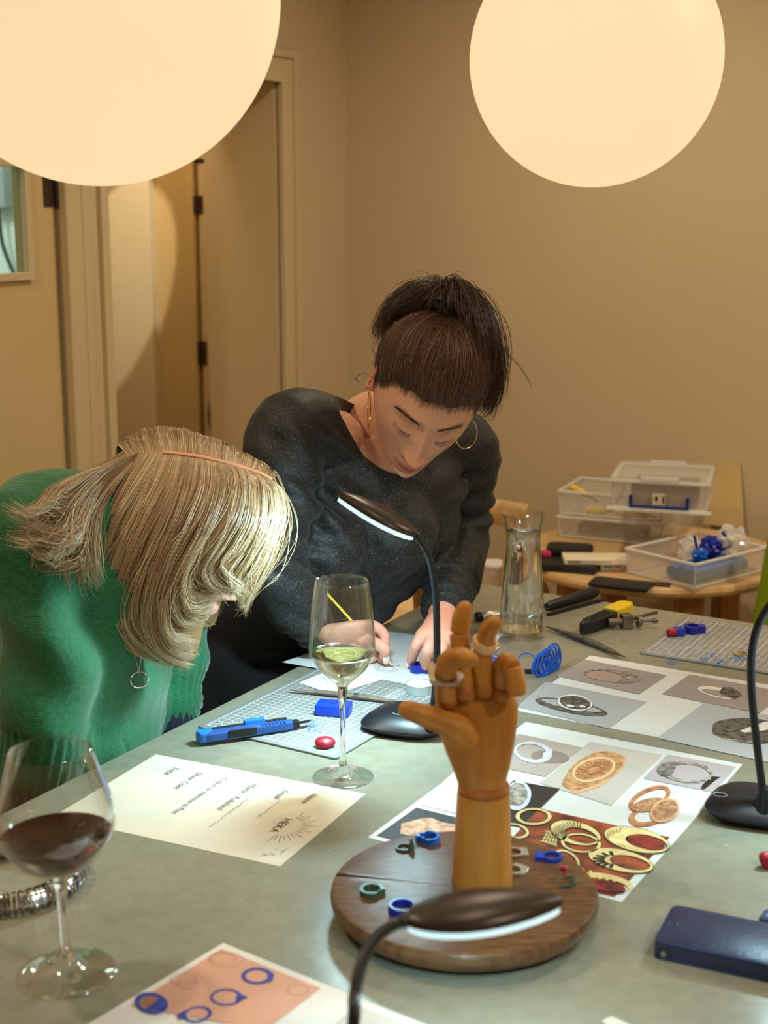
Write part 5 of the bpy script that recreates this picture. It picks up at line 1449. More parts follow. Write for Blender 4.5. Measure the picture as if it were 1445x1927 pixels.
def glitter(name):
    m = mat(name, C(24, 24, 26), rough=.60, sheen=.05)
    nt = m.node_tree; N = nt.nodes; L = nt.links; bs = N['Principled BSDF']
    tc = N.new('ShaderNodeTexCoord'); n1 = N.new('ShaderNodeTexNoise'); n1.inputs['Scale'].default_value = 620; n1.inputs['Detail'].default_value = 2
    L.new(tc.outputs['Object'], n1.inputs['Vector'])
    rp = N.new('ShaderNodeValToRGB'); e = rp.color_ramp.elements; e[0].position = .58; e[0].color = C(14, 14, 16); e[1].position = .78; e[1].color = C(126, 118, 104)
    L.new(n1.outputs['Fac'], rp.inputs['Fac']); L.new(rp.outputs['Color'], bs.inputs['Base Color'])
    r2 = N.new('ShaderNodeValToRGB'); e = r2.color_ramp.elements; e[0].position = .60; e[0].color = (0, 0, 0, 1); e[1].position = .75; e[1].color = (.7, .7, .7, 1)
    L.new(n1.outputs['Fac'], r2.inputs['Fac']); L.new(r2.outputs['Color'], bs.inputs['Metallic'])
    bp = N.new('ShaderNodeBump'); bp.inputs['Strength'].default_value = .5; bp.inputs['Distance'].default_value = .001
    L.new(n1.outputs['Fac'], bp.inputs['Height']); L.new(bp.outputs['Normal'], bs.inputs['Normal'])
    return m
M_GLIT = glitter('black_lurex')
topo = link_mesh('top', tme, M_GLIT, pw); topo['label'] = 'long-sleeved black top with silver glitter'
# trousers and shoes
tr = MB()
hipc = T[6]
hL, hR = hipc+SL*.075, hipc-SL*.075
hx = PO1
fL = Vector((hL.x-.06, hL.y+.08, .09)); fR = Vector((hR.x-.02, hR.y+.04, .09))
limb(tr, [T[5].lerp(T[6], .5), T[6], T[6]+Vector((0, 0, -.10))], [(.150, .118), (.172, .135), (.168, .130)], 28, up=SL)
limb(tr, [hL+Vector((0, 0, -.03)), hL.lerp(fL, .5), fL], [(.098, .11), .066, .05]); limb(tr, [hR+Vector((0, 0, -.03)), hR.lerp(fR, .5), fR], [(.098, .11), .066, .05])
trm = remesh(tr, .008, smooth=5)
setco(trm, coords(trm)-np.array(PO1)); trm.polygons.foreach_set('use_smooth', [True]*len(trm.polygons))
link_mesh('trousers', trm, mat('black_cloth', C(17, 17, 19), rough=.8, vary=.2, scale=30, bump=.2, bscale=60), pw)
for f in (fL, fR):
    q = MB(); limb(q, [f+Vector((-.02, .05, -.045)), f+Vector((.0, .0, -.04)), f+Vector((.03, -.14, -.052))], [.040, .044, (.030, .036)], 16, up=(0, 0, 1))
    for v in q.v: v.z = max(v.z, .001)
    q.xf(Matrix.Translation(-PO1)).build('shoe', M_KBLK, pw, angle=None)
# ---- hair
def ellip(dirv, puff=1.0):
    d = Vector(dirv).normalized(); c = Vector((0, .018, -.006))
    rx, ryu, rz_f, rz_b = .0785, .099, .094, .102
    k = 1/math.sqrt((d.x/rx)**2+(d.y/ryu)**2+(d.z/(rz_f if d.z > 0 else rz_b))**2)
    return c+d*k*puff
HCc = Vector((0, .018, -.006))
hairline = [Vector(p) for p in ((-.0755, -.030, .002), (-.0740, .000, .024), (-.068, .016, .050), (-.057, .032, .070), (-.032, .040, .084), (0, .043, .088), (.032, .040, .084), (.057, .032, .070), (.068, .016, .050), (.0740, .000, .024), (.0755, -.030, .002),
            (.074, -.045, -.030), (.058, -.060, -.062), (.025, -.068, -.080), (-.025, -.068, -.080), (-.058, -.060, -.062), (-.074, -.045, -.030))]
tie = Vector((-.012, .112, -.060))
rng = np.random.default_rng(7)
def surf_z(x, y):
    i = np.argmin((hv[:, 0]-x)**2+(hv[:, 1]-y)**2+np.where(hv[:, 2] < .03, 1, 0)); return hv[i, 2]
front_n = 60                                   # dense smooth hairline: the first part runs over the forehead
fpts = catmull(np.array([tuple(p) for p in hairline[:11]]), np.linspace(0, 10, front_n))
bpts = catmull(np.array([tuple(p) for p in hairline[10:]+hairline[:1]]), np.linspace(0, 7, 30))[1:-1]
fr_ = []
for i_, p in enumerate(fpts):
    w_ = min(1, max(0, (p[2]-.015)/.03)); y_ = p[1]+.0016*math.sin(i_*.9)+.0012*math.sin(i_*2.3)
    fr_.append(Vector((p[0], y_, p[2]*(1-w_)+w_*(surf_z(p[0], y_)+.0003))))
hairline = fr_+[Vector(p) for p in bpts]
nh = len(hairline)
def flow(start, target, npt, puff, jit, s0=0.0):
    """a hair from its root on the skin back over the skull to the tie"""
    d0 = (start-HCc).normalized(); d1 = (target-HCc).normalized(); out = []
    k0 = (start-HCc).length/(ellip(d0)-HCc).length
    q = d0.rotation_difference(d1)
    for k in range(npt):
        s = s0+(1-s0)*k/(npt-1); d = Quaternion().slerp(q, s) @ d0
        pf = 1.004+(.022+puff)*math.sin(math.pi*min(s*1.05, 1))**1.15+jit[0]*math.sin(s*9+jit[1])*.012*min(1, s*3)
        w = min(1, s*3.2); w = w*w*(3-2*w)
        out.append(h1(ellip(d, k0*(1-w)+pf*w)))
    return out
paths = []; cols = []
br1, br2, br3 = L3(112, 82, 64), L3(74, 50, 40), L3(142, 106, 80)
for i in range(4200):
    v = rng.uniform(0, nh); k = int(v) % nh; f = v-int(v)
    st = hairline[k].lerp(hairline[(k+1) % nh], f)
    deep = rng.random()**.6
    s00 = deep*.5*rng.random(); st2 = st+Vector(rng.normal(0, .0009, 3))
    tg = tie+Vector(rng.normal(0, .008, 3))
    pf = (.060+.05*rng.random() if st.z > -.02 else .04+.03*rng.random())+(.03 if st.x < -.02 else 0)
    paths.append([tuple(p) for p in flow(st2, tg, 14, pf, (rng.normal(0, .7), rng.uniform(0, 6)), s00)])
    t = rng.random(); c = br2*(1-t)+br1*t
    if rng.random() < .12: c = br3
    cols.append(c*rng.uniform(.9, 1.45))
for i in range(700):
    v = rng.uniform(0, front_n-1.01); k = int(v); st = hairline[k].lerp(hairline[k+1], v-k)+Vector((0, -.001, 0))+Vector(rng.normal(0, .0012, 3))
    full = flow(st, tie, 14, .03, (0, 0)); q = catmull(np.array([tuple(p) for p in full]), np.linspace(0, rng.uniform(2.5, 5), 14))
    paths.append(q); cols.append(br1*rng.uniform(.9, 1.4))
capv = []; nca = 40
S = np.empty((nh+1, 16, 3))
for i in range(nh+1):
    k = i % nh; st = hairline[k]
    pf = (.060 if st.z > -.02 else .04)+(.03 if st.x < -.02 else 0)
    S[i] = np.array([tuple(p) for p in flow(st, tie, 16, pf-.012, (0, 0), .07)])
hm = hair_mat('brown_hair', .42)
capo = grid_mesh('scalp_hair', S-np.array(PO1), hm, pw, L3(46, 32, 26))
rr_ = rng.uniform(.00025, .00055, len(paths)); rr_[4200:] = .00016
strands('hair', np.array(paths)-np.array(PO1), rr_, hm, capo, cols, root=.06)
# ponytail falling over the crown to the right, with a short loop to the left
Yh = HC1.y
tw = h1(tie)
def gd(pts): return [tuple(tw)]+[tuple(D(x-(14 if x > 880 else 0), y+(8 if y < 640 else 4), Yh+dy)) for x, y, dy in pts]
PG = [gd([(812, 552, .05), (776, 552, .055), (744, 574, .06), (722, 606, .06), (712, 640, .06)]),
      gd([(818, 545, .04), (792, 537, .035), (758, 552, .035), (730, 582, .04), (712, 622, .045)]),
      gd([(828, 540, .02), (820, 531, .01), (798, 538, .0), (768, 556, .0), (742, 590, .01)]),
      gd([(845, 538, .02), (858, 529, -.01), (868, 540, -.04), (876, 570, -.06), (880, 600, -.06)]),
      gd([(862, 545, .03), (888, 542, .0), (910, 566, -.02), (924, 610, -.04), (930, 660, -.05), (928, 716, -.05), (914, 760, -.05)]),
      gd([(868, 552, .05), (900, 552, .03), (930, 586, .015), (946, 640, .005), (952, 700, .0), (946, 744, .0), (928, 780, .0)]),
      gd([(866, 562, .07), (896, 572, .06), (918, 610, .05), (930, 668, .045), (932, 720, .04), (922, 760, .04), (905, 772, .04)])]
mx = max(len(g) for g in PG)
PG = [list(map(tuple, catmull(np.array(g), np.linspace(0, len(g)-1, 12)))) for g in PG]
SURF = guide_surface(PG, 60, 22)
paths = []; cols = []
for i in range(2600):
    v = rng.uniform(0, 59); k = int(v); f = v-k
    p = SURF[k]*(1-f)+SURF[min(k+1, 59)]*f
    end = rng.uniform(.78, 1.0) if rng.random() < .8 else rng.uniform(.5, .8)
    u = np.linspace(0, end*21, 20); q = catmull(p, u)
    s = np.linspace(0, 1, 20)[:, None]
    off = rng.normal(0, 1, 3)*np.array([.0065, .014, .0065]); wob = rng.normal(0, .0035, 3)
    q = q+off*np.minimum(1, s*2.5)+wob*np.sin(s*rng.uniform(4, 9)+rng.uniform(0, 6))*s
    paths.append(q); t = rng.random(); cols.append((br2*(1-t)+br1*t)*rng.uniform(.30, .70))
# stray wisps
for pts in ([(930, 640, .0), (962, 672, 0), (985, 700, 0), (1000, 728, 0)], [(900, 560, 0), (950, 600, 0), (963, 660, 0), (955, 720, 0)], [(905, 570, 0), (945, 620, 0), (956, 670, 0), (950, 730, 0)],
            [(700, 705, .03), (682, 702, .04), (670, 712, .04), (680, 722, .04)], 
            [(715, 640, .02), (702, 655, .02), (708, 670, .02), (703, 690, .02)], [(880, 770, 0), (905, 785, 0), (925, 772, 0), (940, 735, 0)], [(720, 590, 0), (706, 605, 0), (700, 622, 0), (712, 636, 0)]):
    for j in range(2):
        q = catmull(np.array([tuple(D(x, y, Yh+dy)) for x, y, dy in pts]), np.linspace(0, 3, 20))+rng.normal(0, .0012, 3); paths.append(q); cols.append(br2*.8)
strands('ponytail', np.array(paths)-np.array(PO1), rng.uniform(.00025, .00055, len(paths)), hm, capo, cols)
for k in (0, 38):
    pass
pm = SURF-np.array(PO1)
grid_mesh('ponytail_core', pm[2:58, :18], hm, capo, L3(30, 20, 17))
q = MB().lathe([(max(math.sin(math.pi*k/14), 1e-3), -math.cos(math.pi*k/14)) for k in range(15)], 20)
q.xf(Matrix.Translation(D(806, 578, Yh+.025)-PO1) @ Matrix.Diagonal((.066, .030, .032, 1))); o = q.build('ponytail_hollow_shade', hm, capo, angle=None); setcol(o.data, np.tile(L3(26, 18, 15), (len(o.data.vertices), 1)))  # dark blob painted as the shade in the ponytail's hollow
# scrunch at the tie
MB().tube([h1(tie+Vector((.016*math.cos(a), .004, .016*math.sin(a))))-PO1 for a in [k*math.pi/10 for k in range(21)]], .006, 8, cap=False).build('hair_tie', mat('hair_tie', C(26, 20, 18), rough=.8), capo)
# eyebrows, lashes
for s in (-1, 1):
    paths = []; cols = []
    for i in range(150):
        t = rng.random(); x = s*(.013+.036*t); y = .0135+.0060*math.sin(t*2.2)-.004*t+rng.normal(0, .0013)*(1-.5*t)
        p0 = Vector((x, y, surf_z(x, y)+.0006)); d = Vector((s*.0055, .0016*(1-2*t), -.0014))
        paths.append([tuple(h1(p0+d*a+Vector((0, 0, .0012*math.sin(a*math.pi))))) for a in np.linspace(0, 1, 5)]); cols.append(L3(66, 46, 36))
    strands('eyebrow', np.array(paths)-np.array(PO1), .0003, hm, bodyo, cols)
    paths = []; cols = []
    for i in range(22):
        t = i/21; x = s*(.0195+.0255*t); y = -.0105-.0035*math.sin(math.pi*t)+.003*t
        p0 = Vector((x, y, surf_z(x, y)+.0004)); d = Vector((s*(.0005+.0045*t), -.0058, .0046))
        paths.append([tuple(h1(p0+d*a+Vector((0, .0016*a*a, 0)))) for a in np.linspace(0, 1, 5)]); cols.append(L3(24, 18, 16))
    for j in range(3):       # lash line
        paths.append([tuple(h1(Vector((s*(.019+.0265*t), -.0105-.0035*math.sin(math.pi*t)+.003*t, surf_z(s*(.019+.0265*t), -.0105-.0035*math.sin(math.pi*t)+.003*t)+.0006)))) for t in np.linspace(0, 1, 5)]); cols.append(L3(30, 20, 18))
    strands('eyelashes', np.array(paths)-np.array(PO1), [.00024]*22+[.0005]*3, hm, bodyo, cols)
# hoop earrings and nose ring
M_GOLDM = mat('gold', C(226, 190, 110), rough=.2, metal=1.0)
for s, yaw in ((-1, 0), (1, 0)):
    lob = h1(Vector((s*.079, -.042, -.008))); R_ = .029 if s < 0 else .023
    ax = (HR1 @ Vector((0, 0, 1))); ax.z = 0; ax.normalize()
    c0 = lob-Vector((0, 0, R_))
    if s < 0: ax = Vector((.06, 1, 0)).normalized()
    else: ax = Vector((.75, .66, 0)).normalized()
    q = MB().tube([c0+ax*R_*math.cos(a)+Vector((0, 0, R_*math.sin(a)))-PO1 for a in [2*math.pi*k/48 for k in range(49)]], .0009, 8, cap=False)
    q.build('hoop_earring', M_GOLDM, pw)
c0 = h1(Vector((-.0165, -.050, surf_z(-.0165, -.050)-.001)))
MB().tube([c0+(HR1 @ Vector((.0, .0035*math.cos(a), .0035*math.sin(a))))-PO1 for a in [2*math.pi*k/20 for k in range(21)]], .0004, 6, cap=False).build('nose_ring', M_GOLDM, pw)
# neckband
# pencil
pn = empty('pencil', PT, (0, 0, 0), 'yellow and black striped pencil in the standing woman\'s hand', 'pencil')
LP = (PE-PT).length; qd = pdir.to_track_quat('Z', 'Y').to_matrix().to_4x4()
hexr = .0036
MB().lathe([(.0004, 0), (.0011, .004)], 12).xf(qd).build('lead', M_INK, pn)
MB().lathe([(.0011, .004), (.0036, .018)], 12).xf(qd).build('wood_tip', mat('pencil_wood', C(222, 188, 140), rough=.6), pn)
for k in range(6):
    a0 = math.pi*k/3; a1 = a0+math.pi/3
    q = MB().add([(hexr*math.cos(a0), hexr*math.sin(a0), .018), (hexr*math.cos(a1), hexr*math.sin(a1), .018), (hexr*math.cos(a1), hexr*math.sin(a1), LP), (hexr*math.cos(a0), hexr*math.sin(a0), LP)], [(0, 1, 2, 3)])
    q.xf(qd).build('stripe', M_YEL if k % 2 == 0 else M_KBLK, pn, smooth=False)
MB().lathe([(.0036, LP), (.0034, LP+.004), (.0005, LP+.0045)], 12).xf(qd).build('end_cap', M_YEL, pn)
# ---------------------------------------------------------------- bending woman in the green jumper
YB = 1.86
F2 = Vector((.88, -.06, -.46)).normalized()
U2 = Vector((.42, -.22, .86)); U2 = (U2-F2*U2.dot(F2)).normalized(); X2 = U2.cross(F2)       # x = her left
HR2 = Matrix((X2, U2, F2)).transposed()
HC2 = D(326, 1000, YB+.008)
def h2(v): return HC2+HR2 @ Vector(v)
pg2 = empty('person', (D(120, 1480, 1.80).x, 1.82, 0), (0, 0, 0), 'woman with blonde hair in a green jumper bending over the table', 'person')
PO2 = Vector(pg2.location)
S2 = Vector((.5, .866, 0)).normalized()       # shoulder line, away from the viewer
TT = [D(250, 985, YB), D(212, 1000, YB), D(180, 1070, YB), D(158, 1180, YB), D(146, 1290, YB), D(134, 1400, YB-.01), D(118, 1500, YB-.02)]
b2_ = MB()
b2_.add([h2(v) for v in hv], hf)
for s in (-1, 1):
    e = ear_local(s); b2_.add([h2(v) for v in e.v], e.f)
limb(b2_, [h2((0, -.03, -.025)), h2((0, -.085, -.035)), TT[0].lerp(h2((0, -.08, -.034)), .4), TT[0], TT[1]], [.052, .052, .054, .066, .08], 20, up=S2)
limb(b2_, TT, [(.07, .06), (.13, .08), (.155, .095), (.15, .10), (.145, .10), (.15, .11), (.16, .12)], 24, up=S2)
shN, shF = D(72, 1000, 1.748), D(292, 1040, 2.0)
elN, elF = D(96, 1285, 1.70), D(312, 1200, 2.02)
wrN, wrF = D(50, 1600, 1.67), D(318, 1420, 1.95)
for a, b, c in ((shN, elN, wrN), (shF, elF, wrF)):
    limb(b2_, [TT[1].lerp(a, .5), a, a.lerp(b, .5), b], [.055, .05, .044, .038]); limb(b2_, [b, b.lerp(c, .4), c], [.038, .036, .026])
def simple_hand(mb, w, d, side):
    d = Vector(d).normalized(); sd = (Vector((0, 0, 1)).cross(d) if abs(d.z) < .9 else Vector((0, 1, 0))).normalized()*side
    limb(mb, [w, w+d*.04, w+d*.085], [(.025, .017), (.038, .015), (.036, .012)], 16, up=sd)
    for k, (o, l) in enumerate(((-.027, .066), (-.009, .074), (.009, .070), (.026, .056))):
        b = w+d*.085+sd*o; limb(mb, [b, b+d*l*.5+Vector((0, 0, .004)), b+d*l*.95-Vector((0, 0, .010))], [.0088, .0084, .0066], 10)
    b = w+d*.03-sd*.03; limb(mb, [b, b+d*.03-sd*.022, b+d*.065-sd*.028], [.011, .0102, .008], 10)
simple_hand(b2_, wrN, (.1, -.1, -1), 1); simple_hand(b2_, wrF, (.1, -.1, -1), -1)
bm2 = remesh(b2_, .0045, smooth=2)
co = coords(bm2).astype(np.float64)
setcol(bm2, np.tile(L3(218, 164, 140), (len(co), 1))); setco(bm2, co-np.array(PO2)); bm2.polygons.foreach_set('use_smooth', [True]*len(bm2.polygons))
body2 = link_mesh('body', bm2, M_SKIN, pg2)
# jumper
jp = MB()
limb(jp, TT, [(.085, .066), (.150, .094), (.172, .110), (.172, .118), (.174, .122), (.176, .122), (.17, .12)], 32, up=S2)
cuN, cuF = elN.lerp(wrN, .62), elF.lerp(wrF, .70)
limb(jp, [TT[1].lerp(shN, .4), shN, shN.lerp(elN, .5), elN], [.080, .074, .064, .060]); limb(jp, [elN, elN.lerp(wrN, .5), cuN], [.060, .056, .048])
limb(jp, [TT[1].lerp(shF, .4), shF, shF.lerp(elF, .5), elF], [.088, .080, .074, .064]); limb(jp, [elF, elF.lerp(wrF, .5), cuF], [.064, .056, .046])
jm = remesh(jp, .0055, smooth=5)
co = coords(jm).astype(np.float64); nr = normals(jm).astype(np.float64)
dsp = folds(co, elN+Vector((0, 0, .06)), (.35, 0, 1), 60, .0070, .17, 1.0, .8)+folds(co, elF, (.2, 0, 1), 90, .005, .12, 2, .8)
dsp += folds(co, D(150, 1180, 1.75), (1, 0, .25), 70, .0060, .16, 3, .5)+folds(co, D(230, 1400, 1.76), (.3, 0, 1), 60, .004, .12, 3, .8)
dsp *= .55
# ribbed cuffs
for c_, e_ in ((cuN, elN), (cuF, elF)):
    ax = np.array((c_-e_).normalized()); d = co-np.array(c_); s = d @ ax
    w = sstep(s, -.085, -.070)*(np.linalg.norm(d, axis=1) < .13)
    pu = np.cross(ax, [0, 0, 1.0]); pu /= np.linalg.norm(pu); pv = np.cross(ax, pu); an = np.arctan2(d @ pv, d @ pu)
    dsp += w*.0022*np.sin(an*26)-w*.003
co += nr*dsp[:, None]
setco(jm, co-np.array(PO2)); jm.polygons.foreach_set('use_smooth', [True]*len(jm.polygons))
def knit(name, c1, c2):
    m = mat(name, c1, rough=.85, col2=c2, scale=220, sheen=.3)
    nt = m.node_tree; N = nt.nodes; L = nt.links; bs = N['Principled BSDF']
    tc = N.new('ShaderNodeTexCoord'); wv = N.new('ShaderNodeTexWave'); wv.inputs['Scale'].default_value = 150; wv.inputs['Distortion'].default_value = 1.5; wv.bands_direction = 'Z'
    L.new(tc.outputs['Object'], wv.inputs['Vector'])
    n2 = N.new('ShaderNodeTexNoise'); n2.inputs['Scale'].default_value = 420; L.new(tc.outputs['Object'], n2.inputs['Vector'])
    ad = N.new('ShaderNodeMath'); ad.operation = 'ADD'; L.new(wv.outputs['Fac'], ad.inputs[0]); L.new(n2.outputs['Fac'], ad.inputs[1])
    bp = N.new('ShaderNodeBump'); bp.inputs['Strength'].default_value = .30; bp.inputs['Distance'].default_value = .0012
    L.new(ad.outputs[0], bp.inputs['Height']); L.new(bp.outputs['Normal'], bs.inputs['Normal'])
    return m
M_GREEN = knit('green_knit', C(30, 112, 70), C(22, 92, 56))
jo = link_mesh('jumper', jm, M_GREEN, pg2); jo['label'] = 'emerald green knitted jumper'
M_NAVYC = mat('navy_cloth', C(24, 26, 44), rough=.85, vary=.15, scale=60)
for c_, w_ in ((cuN, wrN), (cuF, wrF)):
    q = MB(); limb(q, [c_.lerp(w_, -.4), c_, c_.lerp(w_, .75)], [.046, .044, .036], 18); q.xf(Matrix.Translation(-PO2)).build('shirt_cuff', M_NAVYC, pg2, angle=None)
tr = MB(); hp2 = TT[6]
for s in (-1, 1):
    a = hp2+S2*.085*s+Vector((-.02, 0, 0)); f = Vector((a.x-.10, a.y+.01*s, .08)); limb(tr, [a, a.lerp(f, .5), f], [(.10, .11), .075, .055])
    q = MB(); limb(q, [f+Vector((-.05, 0, -.035)), f+Vector((0, 0, -.03)), f+Vector((.13, -.02, -.042))], [.036, .042, (.03, .036)], 14, up=(0, 0, 1))
    for v in q.v: v.z = max(v.z, .001)
    q.xf(Matrix.Translation(-PO2)).build('shoe', M_KBLK, pg2, angle=None)
limb(tr, [TT[5], TT[6], TT[6]+Vector((-.02, 0, -.08))], [(.16, .11), (.175, .125), (.17, .12)], 24, up=S2)
trm = remesh(tr, .009, smooth=4); setco(trm, coords(trm)-np.array(PO2)); trm.polygons.foreach_set('use_smooth', [True]*len(trm.polygons))
link_mesh('trousers', trm, M_NAVYC, pg2)
# ---- blonde hair: guides from the parting down the near side
def G2(pts): return [tuple(D(x, y, YB+dy)) for x, y, dy in pts]
NEAR = [G2([(508, 893, -.005), (527, 925, -.020), (531, 975, -.032), (517, 1030, -.040), (488, 1085, -.042), (462, 1122, -.040), (456, 1150, -.038)]),
        G2([(480, 876, -.010), (508, 915, -.045), (512, 975, -.064), (492, 1030, -.074), (466, 1075, -.078), (448, 1100, -.076), (452, 1128, -.070)]),
        G2([(448, 864, -.012), (474, 912, -.062), (468, 975, -.086), (438, 1030, -.098), (408, 1068, -.102), (420, 1092, -.100), (446, 1112, -.092)]),
        G2([(412, 854, -.012), (430, 915, -.074), (412, 980, -.100), (376, 1040, -.114), (350, 1088, -.118), (362, 1128, -.114), (398, 1118, -.104)]),
        G2([(376, 848, -.010), (384, 915, -.080), (358, 985, -.108), (318, 1060, -.122), (296, 1135, -.122), (318, 1200, -.116), (372, 1222, -.104)]),
        G2([(340, 843, -.008), (334, 915, -.080), (304, 990, -.110), (268, 1075, -.124), (252, 1160, -.122), (286, 1222, -.112), (350, 1248, -.100)]),
        G2([(305, 842, -.004), (284, 910, -.074), (248, 985, -.104), (216, 1065, -.118), (206, 1135, -.114), (230, 1190, -.104), (282, 1220, -.094)]),
        G2([(272, 848, .0), (238, 905, -.062), (204, 970, -.092), (180, 1035, -.104), (174, 1090, -.100), (190, 1140, -.092), (222, 1175, -.084)]),
        G2([(245, 858, .005), (205, 905, -.045), (172, 955, -.074), (152, 1000, -.086), (146, 1035, -.082), (158, 1065, -.076), (180, 1090, -.072)])]
BACK = [G2([(235, 846, .0), (205, 868, -.03), (165, 892, -.08), (130, 920, -.13), (100, 950, -.165), (70, 968, -.19), (30, 955, -.2)]),
        G2([(246, 862, -.026), (205, 905, -.05), (172, 955, -.085), (154, 1000, -.115), (150, 1035, -.12), (160, 1065, -.12), (180, 1092, -.115)]),
        G2([(262, 850, -.02), (210, 876, -.06), (165, 905, -.11), (124, 936, -.155), (98, 965, -.185), (68, 984, -.20), (30, 970, -.205)]),
        G2([(255, 858, -.02), (200, 896, -.065), (152, 932, -.12), (116, 972, -.17), (104, 1006, -.195), (84, 1016, -.205), (44, 992, -.21)]),
        G2([(250, 866, -.03), (196, 908, -.075), (158, 948, -.115), (136, 996, -.15), (128, 1036, -.175), (122, 1066, -.185), (118, 1088, -.185)]),
        G2([(252, 870, -.04), (208, 918, -.085), (178, 965, -.115), (164, 1015, -.13), (164, 1055, -.135), (172, 1085, -.135), (184, 1108, -.13)])]
PART = [(512, 903), (487, 890), (456, 879), (420, 869), (384, 861), (346, 855), (308, 851), (274, 853), (246, 862)]
SIL = [(522, 900), (500, 880), (466, 860), (428, 842), (386, 826), (342, 814), (300, 811), (258, 820), (222, 842)]
for g, (x, y) in zip(NEAR, PART): g[0] = tuple(D(x, y, YB-.026))
FAR = []
for (x, y), (sx, sy), g in zip(PART, SIL, NEAR):
    p = [tuple(D(x, y, YB-.026)), tuple(D((x+sx)/2, (y+sy)/2-4, YB+.0)), tuple(D(sx, sy, YB+.035))]
    p += [(q[0], 2*YB-q[1]+.03, q[2]-.02) for q in g[2:]]
    FAR.append(p)
rng = np.random.default_rng(11)
bl1, bl2, bl3 = L3(212, 186, 146), L3(168, 134, 94), L3(238, 222, 190)
hm2 = hair_mat('blonde_hair', .34, .6)
paths = []; cols = []; K = 17
def emit(guides, count, spread, ends, lay=.012, wav=.004, nclump=120, pull=.75):
    S = guide_surface(guides, 90, 26)
    cl = [dict(v=rng.uniform(0, 89), w=rng.normal(0, wav, 3)*np.array([1.2, 1, 1]), ph=rng.uniform(0, 6), fr=rng.uniform(3, 6.5), c=rng.uniform(.80, 1.12), t=rng.random(), o=rng.normal(0, 1, 3)*spread) for _ in range(nclump)]
    cv = np.array([c['v'] for c in cl])
    def at(v): k = min(int(v), 88); f = v-k; return S[k]*(1-f)+S[k+1]*f
    s = np.linspace(0, 1, K)[:, None]
    for i in range(count):
        v = rng.uniform(0, 89); j = int(np.argmin(np.abs(cv-v)+rng.uniform(0, 3, nclump))); c = cl[j]
        e = rng.uniform(*ends)*25; u = np.linspace(rng.uniform(0, .3), e, K)
        q0 = catmull(at(v), u); qc = catmull(at(c['v']), u); w = pull*s**1.1
        q = q0*(1-w)+qc*w
        q = q+(c['o']+rng.normal(0, 1, 3)*spread*.45)*np.minimum(1, s*1.5)+np.array([0, rng.uniform(-1, .6)*lay, 0])*np.minimum(1, s*3)
        q = q+c['w']*np.sin(s*c['fr']+c['ph'])*s**1.1*1.6+rng.normal(0, wav*.35, 3)*np.sin(s*rng.uniform(4, 9)+rng.uniform(0, 6))*s
        paths.append(q); t = .6*c['t']+.4*rng.random(); col = bl2*(1-t)+bl1*t
        if rng.random() < .15: col = bl3
        cols.append(col*c['c']*rng.uniform(.85, 1.1))
    return S
SN = emit(NEAR, 7400, np.array([.0042, .004, .005]), (.88, 1.0), .008, .0038)
emit(NEAR, 300, np.array([.008, .010, .008]), (.6, 1.02), .012, .006, 200, .3)
SB = emit(BACK, 2300, np.array([.008, .008, .007]), (.75, 1.0), .012, .007, 70, .32)
SF = emit(FAR, 2200, np.array([.003, .003, .003]), (.86, 1.0), .003, .002)
rd = rng.uniform(.00024, .00050, len(paths))
cap2 = grid_mesh('scalp_hair', np.array([[tuple(Vector(SN[i, j])+Vector((0, .006, -.001))) for j in range(26)] for i in range(90)])-np.array(PO2), hm2, pg2, L3(168, 130, 84))
strands('hair', np.array(paths)-np.array(PO2), rd, hm2, cap2, cols)
grid_mesh('back_hair', SB[:, :20]+np.array([0, .010, -.004])-np.array(PO2), hm2, cap2, L3(150, 116, 76))
grid_mesh('scalp_hair_far', SF-np.array(PO2), hm2, cap2, L3(160, 124, 80))
# the pink parting
pp = bez([D(x, y-1, YB-.0275) for x, y in PART[:7]], 30)
MB().tube([p-PO2 for p in pp], [(.0010, .0026)]*31, 8, up=(0, -.5, .85)).build('parting', mat('scalp_skin', C(216, 158, 124), rough=.5, vary=.05, scale=100), cap2)
# necklace with a ring pendant
nk = empty('necklace', D(262, 1262, 1.748)-Vector((0, 0, .0)), (0, 0, 0), 'fine silver chain with a ring pendant hanging from the green-clad woman', 'necklace')
NO = Vector(nk.location)
M_SIL = mat('polished_silver', C(214, 212, 206), rough=.16, metal=1.0)
for x0 in (246, 271):
    p0 = D(x0, 1200, 1.748)-NO; p1 = D(261, 1264, 1.748)-NO
    mb = MB()
    for k in range(40):
        c = p0.lerp(p1, k/39); mb.lathe([(.0001, -.0011), (.0009, 0), (.0001, .0011)], 6, c)
    MB().tube([p0, p1], .0005, 6).build('chain', M_SIL, nk)
cR_ = D(262, 1279, 1.748)-NO
MB().tube([cR_+Vector((.0108*math.cos(a), .003*math.cos(a), .0108*math.sin(a))) for a in [2*math.pi*k/40 for k in range(41)]], [.0012+.0003*math.sin(k*1.3) for k in range(41)], 8, cap=False).build('ring_pendant', M_SIL, nk)
